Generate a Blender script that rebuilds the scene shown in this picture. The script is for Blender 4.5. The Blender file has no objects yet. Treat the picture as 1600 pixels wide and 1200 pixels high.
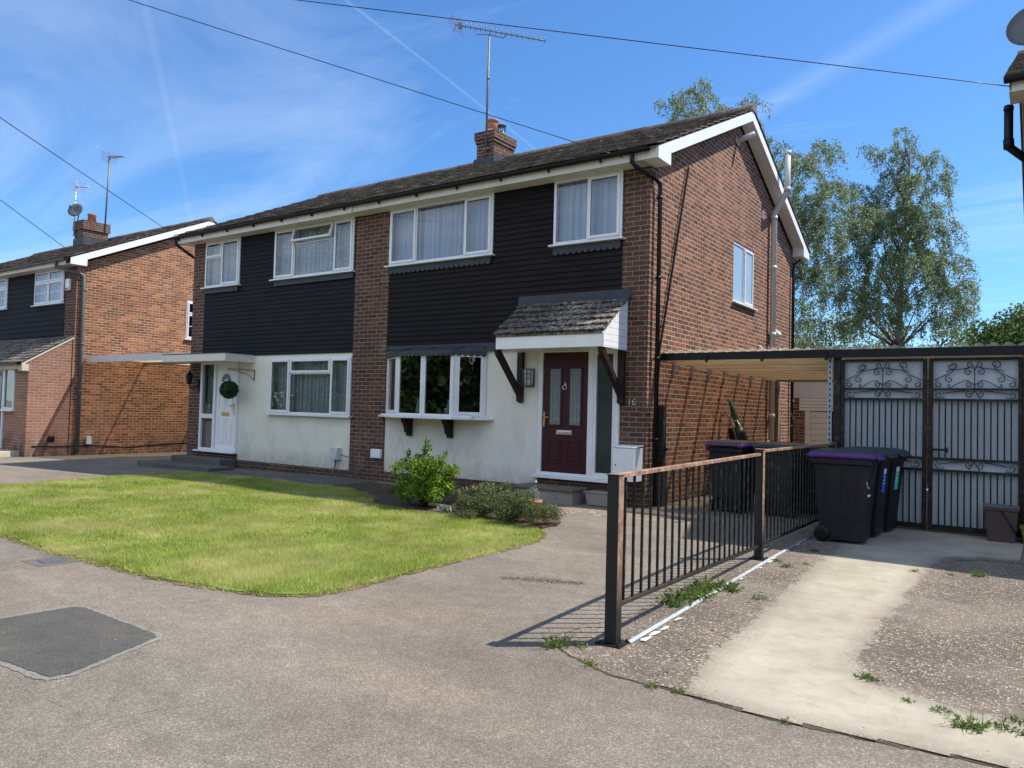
import bpy, math, random
import numpy as np
from mathutils import Vector, Matrix
random.seed(7); RNG = np.random.default_rng(11)
C = bpy.context.scene.collection
S = bpy.context.scene
PI = math.pi
# ------------------------------------------------------------------ camera
cam = bpy.data.cameras.new('camera'); camo = bpy.data.objects.new('camera', cam); C.objects.link(camo)
cam.sensor_width = 36; cam.lens = 36*1200.64/1600; cam.clip_end = 2000; cam.clip_start = .05
def camrot(yaw, pitch, roll):
    y, p, r = map(math.radians, (yaw, pitch, roll))
    fwd = Vector((-math.sin(y)*math.cos(p), math.cos(y)*math.cos(p), math.sin(p)))
    right = Vector((math.cos(y), math.sin(y), 0)); up = right.cross(fwd)
    r2 = right*math.cos(r)+up*math.sin(r); u2 = -right*math.sin(r)+up*math.cos(r)
    return Matrix((r2, u2, -fwd)).transposed()
camo.matrix_world = Matrix.Translation((4.8455, -10.3587, 1.3762)) @ camrot(35.04, 1.960, 1.4876).to_4x4()
S.camera = camo
# ------------------------------------------------------------------ light
KX, KY = .53, .45                                    # the sun: shadow shift per metre of height
elev = math.atan2(1, math.hypot(KX, KY)); az = math.atan2(KX, KY)   # az clockwise from +Y
sl = bpy.data.lights.new('sun', 'SUN'); sl.energy = 4.3; sl.angle = math.radians(.55); sl.color = (1, .945, .86)
so = bpy.data.objects.new('sun', sl); C.objects.link(so)
so.rotation_euler = Vector((KX, KY, 1)).to_track_quat('Z', 'Y').to_euler()
W = bpy.data.worlds.new('World'); S.world = W; W.use_nodes = True
wn = W.node_tree; wn.nodes.clear()
wo = wn.nodes.new('ShaderNodeOutputWorld'); bg = wn.nodes.new('ShaderNodeBackground'); wn.links.new(bg.outputs[0], wo.inputs[0])
sky = wn.nodes.new('ShaderNodeTexSky'); sky.sky_type = 'NISHITA'; sky.sun_disc = False
sky.sun_elevation = elev; sky.sun_rotation = az; sky.altitude = 60; sky.air_density = 1.0; sky.dust_density = .25; sky.ozone_density = 2.6
bg.inputs[1].default_value = .14
def _wisps():
    N, L = wn.nodes, wn.links
    tc = N.new('ShaderNodeTexCoord')
    sep = N.new('ShaderNodeSeparateXYZ'); L.new(tc.outputs['Generated'], sep.inputs[0])
    def m(op, a, b=None, c=None):
        n = N.new('ShaderNodeMath'); n.operation = op
        for i, v in enumerate((a, b, c)):
            if v is None: continue
            if isinstance(v, (int, float)): n.inputs[i].default_value = v
            else: L.new(v, n.inputs[i])
        return n.outputs[0]
    z = m('ADD', m('MAXIMUM', sep.outputs[2], 0), .12)
    px, py = m('DIVIDE', sep.outputs[0], z), m('DIVIDE', sep.outputs[1], z)   # the plane of the high cloud
    cb = N.new('ShaderNodeCombineXYZ'); L.new(px, cb.inputs[0]); L.new(py, cb.inputs[1])
    mp = N.new('ShaderNodeMapping'); mp.inputs['Rotation'].default_value = (0, 0, .5); mp.inputs['Scale'].default_value = (.35, 1.1, 1)
    L.new(cb.outputs[0], mp.inputs[0])
    n1 = N.new('ShaderNodeTexNoise'); n1.inputs['Scale'].default_value = 1.1; n1.inputs['Detail'].default_value = 9; n1.inputs['Roughness'].default_value = .62; n1.inputs['Distortion'].default_value = 1.0
    L.new(mp.outputs[0], n1.inputs['Vector'])
    veil = m('SMOOTH_MIN', m('MAXIMUM', m('MULTIPLY', m('SUBTRACT', n1.outputs[0], .49), 3.2), 0), .8, .2)
    # white veil added to the sky behind the viewer, filling the shaded house fronts
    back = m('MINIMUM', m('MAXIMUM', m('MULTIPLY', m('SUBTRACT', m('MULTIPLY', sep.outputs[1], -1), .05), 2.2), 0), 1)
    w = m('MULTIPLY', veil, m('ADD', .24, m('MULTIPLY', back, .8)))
    # vapour trails: lines a*x+b*y+c=0 on that plane
    out = w
    for (a, b, c, wd, k) in TRAILS:
        d = m('ABSOLUTE', m('ADD', m('ADD', m('MULTIPLY', px, a), m('MULTIPLY', py, b)), c))
        t = m('MULTIPLY', m('MAXIMUM', m('SUBTRACT', 1, m('DIVIDE', d, wd)), 0), m('MULTIPLY', n1.outputs[0], k))
        out = m('ADD', out, t)
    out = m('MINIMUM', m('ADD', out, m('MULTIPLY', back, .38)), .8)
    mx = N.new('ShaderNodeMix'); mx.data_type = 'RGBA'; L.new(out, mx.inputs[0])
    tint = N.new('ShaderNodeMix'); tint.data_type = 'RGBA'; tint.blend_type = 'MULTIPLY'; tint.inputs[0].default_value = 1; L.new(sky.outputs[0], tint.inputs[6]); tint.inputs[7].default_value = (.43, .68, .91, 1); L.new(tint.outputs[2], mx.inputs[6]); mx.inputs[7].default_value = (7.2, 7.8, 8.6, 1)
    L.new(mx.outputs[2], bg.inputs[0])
def sky_line(P, Q):
    def pl(d):
        d = Vector(d).normalized(); z = max(d.z, 0)+.12
        return d.x/z, d.y/z
    (x1, y1), (x2, y2) = pl(P), pl(Q)
    a, b = y2-y1, x1-x2; n = math.hypot(a, b)
    return a/n, b/n, -(a*x1+b*y1)/n
def cray(u, v):
    M = camo.matrix_world.to_3x3()
    return M @ Vector(((u-800)/1200.64, -(v-600)/1200.64, -1))
TRAILS = []
for (p, q_, wd, k) in (((540, 0), (745, 160), .006, .13), ((225, 0), (268, 200), .012, .05), ((1480, 0), (1200, 165), .06, .15)):
    TRAILS.append(sky_line(cray(*p), cray(*q_))+(wd, k))
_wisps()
S.render.engine = 'CYCLES'
S.view_settings.view_transform = 'Standard'; S.view_settings.look = 'None'; S.view_settings.gamma = 1
S.view_settings.exposure = .62
try:
    S.cycles.max_bounces = 8; S.cycles.transparent_max_bounces = 16; S.cycles.caustics_reflective = False; S.cycles.caustics_refractive = False
except Exception: pass

# ------------------------------------------------------------------ node helpers
class NT:
    def __init__(s, name, rough=.8, spec=.3):
        s.m = bpy.data.materials.new(name); s.m.use_nodes = True; s.t = s.m.node_tree; s.N = s.t.nodes; s.L = s.t.links
        s.b = s.N['Principled BSDF']; s.b.inputs['Roughness'].default_value = rough; s.b.inputs['Specular IOR Level'].default_value = spec
        g = s.N.new('ShaderNodeNewGeometry'); s.pos = g.outputs['Position']; s.nor = g.outputs['Normal']; s.rnd = g.outputs['Random Per Island']
    def put(s, v, i):
        if v is None: return
        if hasattr(v, 'links'): s.L.new(v, i)
        elif isinstance(v, (tuple, list)) and len(v) == 3 and i.type == 'RGBA': i.default_value = (*v, 1)
        else: i.default_value = v
    def math(s, op, a, b=None, c=None, clamp=False):
        n = s.N.new('ShaderNodeMath'); n.operation = op; n.use_clamp = clamp
        for i, v in enumerate((a, b, c)): s.put(v, n.inputs[i])
        return n.outputs[0]
    def noise(s, scale, detail=4, rough=.55, vec=None, dist=0, out=0):
        n = s.N.new('ShaderNodeTexNoise'); n.inputs['Scale'].default_value = scale; n.inputs['Detail'].default_value = detail
        n.inputs['Roughness'].default_value = rough; n.inputs['Distortion'].default_value = dist
        s.L.new(vec or s.pos, n.inputs['Vector']); return n.outputs[out]
    def vor(s, scale, vec=None, out='Distance', feature='F1'):
        n = s.N.new('ShaderNodeTexVoronoi'); n.feature = feature; n.inputs['Scale'].default_value = scale
        s.L.new(vec or s.pos, n.inputs['Vector']); return n.outputs[out]
    def ramp(s, fac, stops, interp='LINEAR'):
        n = s.N.new('ShaderNodeValToRGB'); n.color_ramp.interpolation = interp
        e = n.color_ramp.elements
        while len(e) < len(stops): e.new(.5)
        for k, (p, c) in zip(e, stops):
            k.position = p; k.color = (*c, 1) if len(c) == 3 else c
        s.put(fac, n.inputs[0]); return n.outputs[0]
    def mix(s, fac, a, b, mode='MIX'):
        n = s.N.new('ShaderNodeMix'); n.data_type = 'RGBA'; n.blend_type = mode
        s.put(fac, n.inputs[0]); s.put(a, n.inputs[6]); s.put(b, n.inputs[7]); return n.outputs[2]
    def maprange(s, v, a, b, c=0, d=1):
        n = s.N.new('ShaderNodeMapRange'); s.put(v, n.inputs[0])
        for i, x in enumerate((a, b, c, d)): n.inputs[i+1].default_value = x
        return n.outputs[0]
    def xyz(s, v=None):
        n = s.N.new('ShaderNodeSeparateXYZ'); s.L.new(v or s.pos, n.inputs[0]); return n.outputs
    def comb(s, x, y, z=0.):
        n = s.N.new('ShaderNodeCombineXYZ')
        for i, v in enumerate((x, y, z)): s.put(v, n.inputs[i])
        return n.outputs[0]
    def mapping(s, scale, vec=None, rot=(0, 0, 0)):
        n = s.N.new('ShaderNodeMapping'); n.inputs['Scale'].default_value = scale; n.inputs['Rotation'].default_value = rot
        s.L.new(vec or s.pos, n.inputs[0]); return n.outputs[0]
    def col(s, v): s.put(v, s.b.inputs['Base Color']); return s
    def rough(s, v): s.put(v, s.b.inputs['Roughness']); return s
    def bump(s, h, strength=.3, dist=.01):
        n = s.N.new('ShaderNodeBump'); n.inputs['Strength'].default_value = strength; n.inputs['Distance'].default_value = dist
        s.L.new(h, n.inputs['Height']); s.L.new(n.outputs[0], s.b.inputs['Normal']); return s

def brick_mat(name, stops, mortar, seed=0., plinth=False):
    n = NT(name, .9, .2)
    p = n.xyz(); nn = n.xyz(n.nor)
    side = n.math('GREATER_THAN', n.math('ABSOLUTE', nn[0]), .6)
    wob = n.noise(9, 2)
    u = n.math('ADD', n.math('MULTIPLY', p[0], n.math('SUBTRACT', 1, side)), n.math('MULTIPLY', p[1], side))
    u = n.math('ADD', u, n.math('MULTIPLY', n.math('SUBTRACT', wob, .5), .012))
    z = n.math('ADD', p[2], n.math('MULTIPLY', n.math('SUBTRACT', n.noise(6, 2, vec=n.mapping((1, 1, 1))), .5), .010))
    row = n.math('FLOOR', n.math('DIVIDE', n.math('ADD', z, 10), .075))
    uu = n.math('ADD', n.math('DIVIDE', n.math('ADD', u, 50.11), .225), n.math('MULTIPLY', n.math('MODULO', row, 2), .5))
    colm = n.math('FLOOR', uu)
    fu = n.math('SUBTRACT', uu, colm); fz = n.math('SUBTRACT', n.math('DIVIDE', n.math('ADD', z, 10), .075), row)
    du = n.math('MULTIPLY', n.math('MINIMUM', fu, n.math('SUBTRACT', 1, fu)), .225)
    dz = n.math('MULTIPLY', n.math('MINIMUM', fz, n.math('SUBTRACT', 1, fz)), .075)
    d = n.math('MINIMUM', du, dz)
    mask = n.maprange(d, .0048, .0076)
    wn_ = n.N.new('ShaderNodeTexWhiteNoise'); wn_.noise_dimensions = '3D'; n.L.new(n.comb(colm, row, n.math('ADD', side, seed)), wn_.inputs['Vector'])
    mc = [sum(c_[1][i] for c_ in stops)/len(stops) for i in range(3)]; stops = [(p_, tuple((x*.72+y*.28*1.06)*k_ for x, y, k_ in zip(c_, mc, (1.05, 1.0, .90)))) for p_, c_ in stops]
    base = n.ramp(wn_.outputs[0], stops)
    edge = n.maprange(n.noise(55, 4), .35, .7, .72, 1.22)
    big = n.maprange(n.noise(.55, 5, .65), .3, .7, .80, 1.24)
    base = n.mix(1, base, n.comb(n.math('MULTIPLY', edge, big), n.math('MULTIPLY', edge, big), n.math('MULTIPLY', edge, big)), 'MULTIPLY')
    mo = n.mix(n.maprange(n.noise(3, 4), .35, .7), mortar, tuple(c*.62 for c in mortar))
    st = n.maprange(n.noise(1.6, 5, .65, vec=n.mapping((1, 1, .45))), .58, .76, 0, .3)
    c = n.mix(mask, mo, base)
    c = n.mix(st, c, (.34, .29, .24))
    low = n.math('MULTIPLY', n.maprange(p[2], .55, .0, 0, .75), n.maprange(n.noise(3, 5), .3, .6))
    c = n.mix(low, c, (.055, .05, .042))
    n.col(c)
    n.bump(n.math('ADD', n.math('MULTIPLY', mask, .8), n.math('MULTIPLY', n.noise(70, 3), .35)), .7, .008)
    return n.m
REDB = [(0, (.078, .040, .036)), (.20, (.110, .053, .044)), (.38, (.17, .074, .055)), (.55, (.215, .092, .066)), (.70, (.12, .060, .050)), (.82, (.27, .14, .105)), (.92, (.29, .10, .062)), (1, (.27, .18, .12))]
M = {}
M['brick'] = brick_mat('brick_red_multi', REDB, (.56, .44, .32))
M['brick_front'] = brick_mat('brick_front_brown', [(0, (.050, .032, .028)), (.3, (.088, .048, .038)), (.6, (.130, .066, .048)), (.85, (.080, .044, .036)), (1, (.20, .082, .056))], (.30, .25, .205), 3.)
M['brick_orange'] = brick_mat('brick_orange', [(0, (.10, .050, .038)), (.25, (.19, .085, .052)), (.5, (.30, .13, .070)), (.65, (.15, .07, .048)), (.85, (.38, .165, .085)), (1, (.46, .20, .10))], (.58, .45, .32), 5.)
M['brick_pink'] = brick_mat('brick_new_pink', [(0, (.22, .105, .078)), (.5, (.32, .15, .11)), (.8, (.25, .14, .11)), (1, (.38, .19, .13))], (.46, .38, .31), 7.)

def asphalt_mat(name, a, b, scale=1.):
    n = NT(name, .93, .25)
    fine = n.vor(170*scale, out='Color'); f2 = n.noise(210*scale, 3, .7)
    gr = n.ramp(n.xyz(fine)[0], [(0, tuple(c*.76 for c in a)), (.5, a), (.88, b), (1, tuple(min(1, c*1.32) for c in b))])
    big = n.math('MULTIPLY', n.maprange(n.noise(.55, 5, .6), .3, .72, .82, 1.16), n.maprange(n.noise(.8, 4, .6, vec=n.mapping((.35, 2.2, 1), rot=(0, 0, -.35))), .35, .65, .90, 1.08))
    mid = n.maprange(n.noise(6, 6, .7), .3, .7, .84, 1.14)
    k = n.math('MULTIPLY', big, mid)
    c = n.mix(1, gr, n.comb(k, k, k), 'MULTIPLY')
    tint = n.maprange(n.noise(.35, 3, vec=n.mapping((1, 1.7, 1))), .42, .62)
    c = n.mix(n.math('MULTIPLY', tint, .5), c, n.mix(1, c, (1.10, .99, .96), 'MULTIPLY'))
    sp = n.math('LESS_THAN', n.math('ADD', n.vor(7.5), n.math('MULTIPLY', n.noise(40, 2), .10)), .135); sp = n.math('MULTIPLY', sp, n.math('GREATER_THAN', n.noise(1.7, 2), .50))
    c = n.mix(n.math('MULTIPLY', sp, .30), c, (.40, .37, .31))
    cr = n.vor(1.15, vec=n.mapping((1, 1, 0)), out='Distance', feature='DISTANCE_TO_EDGE')
    crk = n.math('MULTIPLY', n.math('LESS_THAN', n.math('ADD', cr, n.math('MULTIPLY', n.noise(18, 3), .016)), .0105), n.math('GREATER_THAN', n.noise(.45, 2), .56))
    c = n.mix(n.math('MULTIPLY', crk, .45), c, (.05, .045, .04))
    n.col(c).bump(n.math('ADD', n.xyz(fine)[0], f2), .55, .004)
    return n.m
M['asphalt'] = asphalt_mat('old_pinkish_tarmac', (.184, .157, .122), (.260, .228, .184))
M['patch'] = asphalt_mat('grey_patch', (.088, .084, .074), (.125, .120, .106), 1.6)
M['patch_rim'] = asphalt_mat('pale_worn_rim', (.20, .19, .16), (.31, .29, .245), 1.3)
def agg_mat():
    n = NT('exposed_aggregate', .9, .25)
    v = n.vor(62, out='Color'); v2 = n.vor(62)
    peb = n.ramp(n.xyz(v)[0], [(0, (.07, .055, .040)), (.35, (.15, .115, .08)), (.62, (.26, .195, .13)), (.85, (.36, .30, .23)), (1, (.58, .52, .43))])
    c = n.mix(n.maprange(v2, .35, .6), peb, (.11, .09, .07))
    wear = n.maprange(n.noise(.9, 5, .6), .42, .60)
    c = n.mix(n.math('MULTIPLY', wear, .42), c, (.27, .225, .175))
    dk = n.maprange(n.noise(2.4, 4), .45, .65, 0, .35); c = n.mix(dk, c, (.10, .09, .08))
    n.col(c).bump(n.math('SUBTRACT', 1, v2), .9, .008)
    return n.m
M['agg'] = agg_mat()
def conc_mat(name, a, b, g=True, worn=None):
    n = NT(name, .9, .25)
    c = n.mix(n.maprange(n.noise(1.4, 6, .65), .35, .65), a, b)
    c = n.mix(n.maprange(n.noise(5, 6, .75), .48, .70, 0, .45), c, tuple(x*.6 for x in a))
    c = n.mix(n.maprange(n.noise(120, 3, .7), .45, .7, 0, .35), c, tuple(x*.72 for x in b))
    fl = n.math('LESS_THAN', n.math('ADD', n.vor(9), n.math('MULTIPLY', n.noise(35, 3), .12)), .115); c = n.mix(n.math('MULTIPLY', fl, .6), c, tuple(x*.25 for x in a))
    sc = n.maprange(n.noise(7, 6, .75, vec=n.mapping((1, 3.2, 1), rot=(0, 0, .5)), dist=1.2), .60, .66, 0, .32); c = n.mix(sc, c, tuple(x*.55 for x in a))
    st = n.maprange(n.noise(2.2, 4, vec=n.mapping((1, .4, 1))), .6, .72, 0, .35); c = n.mix(st, c, (.36, .25, .17))
    if worn:
        at_ = n.N.new('ShaderNodeAttribute'); at_.attribute_name = 'edge'
        v = n.vor(62, out='Color'); v2 = n.vor(62)
        peb = n.ramp(n.xyz(v)[0], worn); ag = n.mix(n.maprange(v2, .35, .6), peb, (.11, .09, .07)); wr = n.maprange(n.noise(.9, 5, .6), .42, .60); ag = n.mix(n.math('MULTIPLY', wr, .42), ag, (.27, .225, .175)); ag = n.mix(n.maprange(n.noise(2.4, 4), .45, .65, 0, .35), ag, (.10, .09, .08))
        e = n.math('ADD', at_.outputs['Fac'], n.math('MULTIPLY', n.math('SUBTRACT', n.noise(5, 7, .72), .5), .34)); e = n.math('ADD', e, n.math('MULTIPLY', n.math('SUBTRACT', n.noise(40, 4, .7), .5), .10))
        thin = n.maprange(e, .02, .16, .45, 0); c = n.mix(thin, c, ag)
        c = n.mix(n.maprange(e, -.012, .012), ag, c)
    n.col(c).bump(n.noise(60, 5, .7), .4, .006)
    return n.m
AGG = [(0, (.07, .055, .040)), (.35, (.15, .115, .08)), (.62, (.26, .195, .13)), (.85, (.36, .30, .23)), (1, (.58, .52, .43))]
M['concrete_worn'] = conc_mat('worn_buff_concrete', (.32, .28, .21), (.44, .395, .305), worn=AGG)
M['concrete'] = conc_mat('buff_concrete', (.35, .305, .225), (.48, .43, .33))
M['slab'] = conc_mat('dark_slab', (.095, .09, .085), (.14, .13, .12))
M['stone'] = conc_mat('grey_stone', (.24, .22, .19), (.33, .30, .26))
M['cream'] = conc_mat('cream_step', (.55, .50, .36), (.62, .57, .42))
def render_mat(name, base, stain):
    n = NT(name, .93, .15)
    p = n.xyz()
    c = n.mix(n.maprange(n.noise(1.1, 5), .35, .65, 0, .5), base, tuple(x*.90 for x in base))
    s = n.maprange(n.noise(1.7, 7, .7, vec=n.mapping((1.4, 1, .7))), .50, .74, 0, .55)
    lowm = n.maprange(p[2], 1.7, .4)
    c = n.mix(n.math('MULTIPLY', s, lowm), c, stain)
    c = n.mix(n.math('MULTIPLY', n.maprange(p[2], .50, .18), n.maprange(n.noise(9, 5, .7), .35, .6, .2, .6)), c, (.30, .27, .22))
    c = n.mix(n.maprange(n.noise(3, 6, .7, vec=n.mapping((6, 1, .35))), .6, .8, 0, .08), c, stain)
    n.col(c).bump(n.noise(45, 6, .7), .45, .006)
    return n.m
M['render_b'] = render_mat('painted_render_ivory', (.76, .72, .65), (.26, .25, .235))
M['render_a'] = render_mat('painted_render_cream', (.76, .74, .63), (.31, .31, .28))
def plain(name, c, rough=.5, spec=.4, var=.08, scale=8, bump=0, metal=0, dirt=None):
    n = NT(name, rough, spec)
    k = n.maprange(n.noise(scale, 5, .6), .3, .7, 1-var, 1+var)
    cc = n.mix(1, c, n.comb(k, k, k), 'MULTIPLY')
    if dirt: cc = n.mix(n.maprange(n.noise(scale*.6, 6, .7), .52, .72, 0, dirt[1]), cc, dirt[0])
    n.col(cc); n.b.inputs['Metallic'].default_value = metal
    n.rough(n.maprange(n.noise(scale*2, 3), .3, .7, max(.05, rough-.08), min(1, rough+.1)))
    if bump: n.bump(n.noise(scale*6, 4), bump, .004)
    return n.m
M['upvc'] = plain('white_upvc', (.74, .745, .76), .35, .45, .04, 5, dirt=((.52, .5, .44), .25))
M['upvc_old'] = plain('aged_white_paint', (.66, .63, .56), .5, .35, .06, 4, dirt=((.42, .38, .3), .45))
M['white'] = plain('white_boarding', (.80, .80, .80), .4, .4, .03, 5, dirt=((.6, .58, .52), .2))
M['lead'] = plain('lead_sheet', (.048, .055, .066), .6, .3, .2, 6, .2)
M['black_pl'] = plain('black_plastic', (.006, .0065, .008), .4, .3, .2, 8)
M['grey_pl'] = plain('grey_plastic', (.56, .56, .55), .4, .4, .06, 5, dirt=((.42, .41, .38), .2))
M['darkgrey_pl'] = plain('dark_grey_plastic', (.10, .105, .115), .45, .4, .1, 6)
M['brown_wood'] = plain('dark_stained_timber', (.024, .013, .012), .55, .25, .3, 14, .3)
M['door_red'] = plain('burgundy_door', (.045, .008, .012), .42, .3, .12, 9)
M['door_black'] = plain('black_door', (.015, .016, .02), .35, .5, .1, 9)
M['brass'] = plain('brass', (.62, .42, .16), .3, .6, .1, 20, metal=1)
M['chrome'] = plain('chrome', (.72, .71, .70), .22, .6, .08, 20, metal=1)
M['galv'] = plain('galvanised_steel', (.34, .37, .40), .6, .5, .15, 12, metal=.6)
M['alu'] = plain('aerial_aluminium', (.16, .155, .15), .5, .5, .1, 12, metal=.4)
M['alu_l'] = plain('bright_aluminium', (.55, .56, .58), .4, .5, .1, 12, metal=.5)
M['inside'] = plain('room_wall', (.20, .19, .17), .9, .1, .1, 2)
M['terracotta'] = plain('chimney_terracotta', (.42, .16, .10), .8, .2, .2, 7, dirt=((.2, .15, .1), .4))
M['pot'] = plain('plant_pot', (.40, .21, .10), .8, .2, .2, 9)
M['soil'] = plain('soil', (.085, .062, .045), 1, .1, .4, 12, .8)
M['joint'] = plain('joint_dirt', (.085, .065, .048), 1, .1, .5, 9, .8)
M['edge'] = plain('mossy_edge_dirt', (.17, .115, .075), 1, .1, .5, 9, .8, dirt=((.30, .27, .17), .6))
M['purple'] = plain('purple_lid', (.085, .018, .16), .4, .4, .12, 6)
M['binblk'] = plain('bin_plastic', (.008, .010, .016), .45, .35, .2, 4, dirt=((.035, .03, .026), .4))
M['binlid'] = plain('bin_lid_grey', (.020, .030, .036), .42, .4, .2, 6)
M['sheet'] = plain('pale_blue_sheeting', (.42, .48, .53), .45, .4, .06, 2.2, dirt=((.36, .33, .31), .5))
M['shutter'] = plain('cream_shutter', (.78, .70, .58), .6, .3, .05, 3)
M['tan'] = plain('pale_timber_wall', (.42, .36, .29), .8, .2, .1, 4)
M['ply'] = plain('brown_caddy', (.07, .045, .04), .5, .4, .1, 6)
M['greenbox'] = plain('green_crate', (.14, .16, .02), .5, .4, .1, 6)
M['red_pl'] = plain('red', (.5, .05, .04), .5, .4, .1, 6)
M['blue_st'] = plain('blue_sticker', (.04, .16, .55), .5, .3, .1, 30)
M['teal_st'] = plain('teal_sticker', (.10, .55, .50), .5, .3, .1, 30)
M['white_st'] = plain('white_sticker', (.75, .78, .8), .5, .3, .05, 30)
M['tool_green'] = plain('green_canvas', (.03, .10, .06), .7, .3, .2, 9)
M['timber'] = None
def wood(name, a, b):
    n = NT(name, .75, .25)
    g = n.noise(3, 5, .6, vec=n.mapping((1.2, 14, 14)), dist=.8)
    c = n.mix(n.maprange(g, .35, .65), a, b)
    c = n.mix(n.maprange(n.noise(1.3, 3), .45, .7, 0, .4), c, tuple(x*.5 for x in a))
    n.col(c).bump(g, .3, .003); return n.m
M['timber'] = wood('pale_rafter_timber', (.64, .50, .34), (.50, .37, .23))
M['oldwood'] = wood('weathered_board', (.20, .16, .12), (.11, .085, .065))
def rust_paint(name):
    n = NT(name, .5, .45)
    p = n.xyz(); nn = n.xyz(n.nor)
    m = n.maprange(n.noise(7, 6, .7, vec=n.mapping((1, 1, .5))), .42, .60)
    face = n.math('MAXIMUM', n.math('GREATER_THAN', nn[0], .5), n.math('GREATER_THAN', nn[2], .5))   # the sun-worn faces have rusted
    low = n.maprange(p[2], .18, .55)
    k = n.math('MULTIPLY', n.math('MULTIPLY', face, low), n.maprange(m, 0, 1, .6, 1))
    rust = n.mix(n.maprange(n.noise(22, 5, .7), .4, .65), (.31, .14, .085), (.50, .38, .28))
    n.col(n.mix(k, (.010, .010, .010), rust)).bump(n.noise(40, 4), .25, .003); return n.m
M['rusty'] = rust_paint('black_paint_over_rust')
M['bar'] = plain('black_bar_paint', (.009, .009, .010), .45, .3, .4, 25, dirt=((.30, .27, .24), .22))
def clad_mat(name, c):
    n = NT(name, .7, .12)
    p = n.xyz()
    r = n.noise(2.2, 5, .6, vec=n.mapping((.6, 1, 5)))
    k = n.maprange(r, .3, .7, .75, 1.3)
    n.col(n.mix(1, c, n.comb(k, k, k), 'MULTIPLY')).bump(n.noise(8, 4, vec=n.mapping((1, 1, 18))), .15, .003); return n.m
M['clad'] = clad_mat('near_black_boarding', (.0150, .0115, .0125))
M['clad2'] = clad_mat('blue_black_boarding', (.0150, .0155, .0195))
def tile_mat(name, a, lichen, amt):
    n = NT(name, .92, .2)
    rnd = n.rnd
    c = n.ramp(rnd, [(0, tuple(x*.55 for x in a)), (.5, a), (1, tuple(x*1.5 for x in a))])
    m1 = n.maprange(n.noise(17, 6, .78), .49, .57)
    m2 = n.maprange(n.noise(1.4, 4), .38, .66, .25, 1)
    c = n.mix(n.math('MULTIPLY', n.math('MULTIPLY', m1, m2), amt), c, lichen)
    c = n.mix(n.maprange(n.noise(9, 4, .6, vec=n.mapping((1, 1, 1))), .60, .70, 0, .4*amt), c, (.22, .17, .07))
    n.col(c).bump(n.noise(60, 5, .7), .6, .006); return n.m
M['tile'] = tile_mat('old_concrete_tile', (.105, .082, .070), (.30, .26, .21), .75)
M['tile_porch'] = tile_mat('porch_tile_lichen', (.075, .062, .052), (.50, .46, .40), .95)
def glass_mat(name, tint=(.9, .95, .95), f=1.0):
    m = bpy.data.materials.new(name); m.use_nodes = True; t = m.node_tree; t.nodes.clear()
    o = t.nodes.new('ShaderNodeOutputMaterial'); mx = t.nodes.new('ShaderNodeMixShader'); tr = t.nodes.new('ShaderNodeBsdfTransparent'); gl = t.nodes.new('ShaderNodeBsdfGlossy')
    fr = t.nodes.new('ShaderNodeFresnel'); fr.inputs[0].default_value = 1.5
    mu = t.nodes.new('ShaderNodeMath'); mu.operation = 'MULTIPLY_ADD'; mu.inputs[1].default_value = 1.6*f; mu.inputs[2].default_value = .03
    gl.inputs['Roughness'].default_value = .01; tr.inputs[0].default_value = (*tint, 1)
    nz = t.nodes.new('ShaderNodeTexNoise'); nz.inputs['Scale'].default_value = 1.6; bp = t.nodes.new('ShaderNodeBump'); bp.inputs['Strength'].default_value = .04; bp.inputs['Distance'].default_value = .05
    t.links.new(nz.outputs[0], bp.inputs['Height']); t.links.new(bp.outputs[0], gl.inputs['Normal'])
    t.links.new(fr.outputs[0], mu.inputs[0]); t.links.new(mu.outputs[0], mx.inputs[0]); t.links.new(tr.outputs[0], mx.inputs[1]); t.links.new(gl.outputs[0], mx.inputs[2]); t.links.new(mx.outputs[0], o.inputs[0])
    return m
M['glass'] = glass_mat('window_glass')
M['glass_d'] = glass_mat('dark_glass', (.55, .6, .6))
M['obscure'] = plain('obscured_blue_pane', (.30, .42, .52), .12, .6, .05, 3)
M['smoke'] = plain('smoked_obscure_pane', (.035, .042, .044), .16, .5, .05, 3)
M['leaded'] = plain('leaded_obscure_pane', (.16, .18, .18), .2, .6, .3, 60)
def curtain_mat(name, c, lace=0):
    n = NT(name, .95, .1)
    cc = c
    if lace:
        v = n.vor(26, vec=n.mapping((1, .2, 1)))
        cc = n.mix(n.maprange(v, .25, .5, 0, .55), c, tuple(x*.5 for x in c))
    n.col(cc)
    n.b.inputs['Transmission Weight'].default_value = 0
    return n.m
M['net'] = curtain_mat('voile_curtain', (.66, .72, .86))
M['lace'] = curtain_mat('lace_curtain', (.66, .74, .80), 1)
def roofsheet():
    m = bpy.data.materials.new('corrugated_plastic'); m.use_nodes = True; t = m.node_tree; b = t.nodes['Principled BSDF']
    b.inputs['Base Color'].default_value = (.42, .42, .36, 1); b.inputs['Roughness'].default_value = .5
    tr = t.nodes.new('ShaderNodeBsdfTransparent'); tr.inputs[0].default_value = (.95, .86, .70, 1)
    mx = t.nodes.new('ShaderNodeMixShader'); mx.inputs[0].default_value = .40
    tl = t.nodes.new('ShaderNodeBsdfTranslucent'); tl.inputs[0].default_value = (.66, .56, .43, 1); m2 = t.nodes.new('ShaderNodeMixShader'); m2.inputs[0].default_value = .7
    t.links.new(b.outputs[0], m2.inputs[1]); t.links.new(tl.outputs[0], m2.inputs[2]); t.links.new(m2.outputs[0], mx.inputs[1]); t.links.new(tr.outputs[0], mx.inputs[2]); t.links.new(mx.outputs[0], t.nodes['Material Output'].inputs[0]); return m
M['corr'] = roofsheet()
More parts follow.
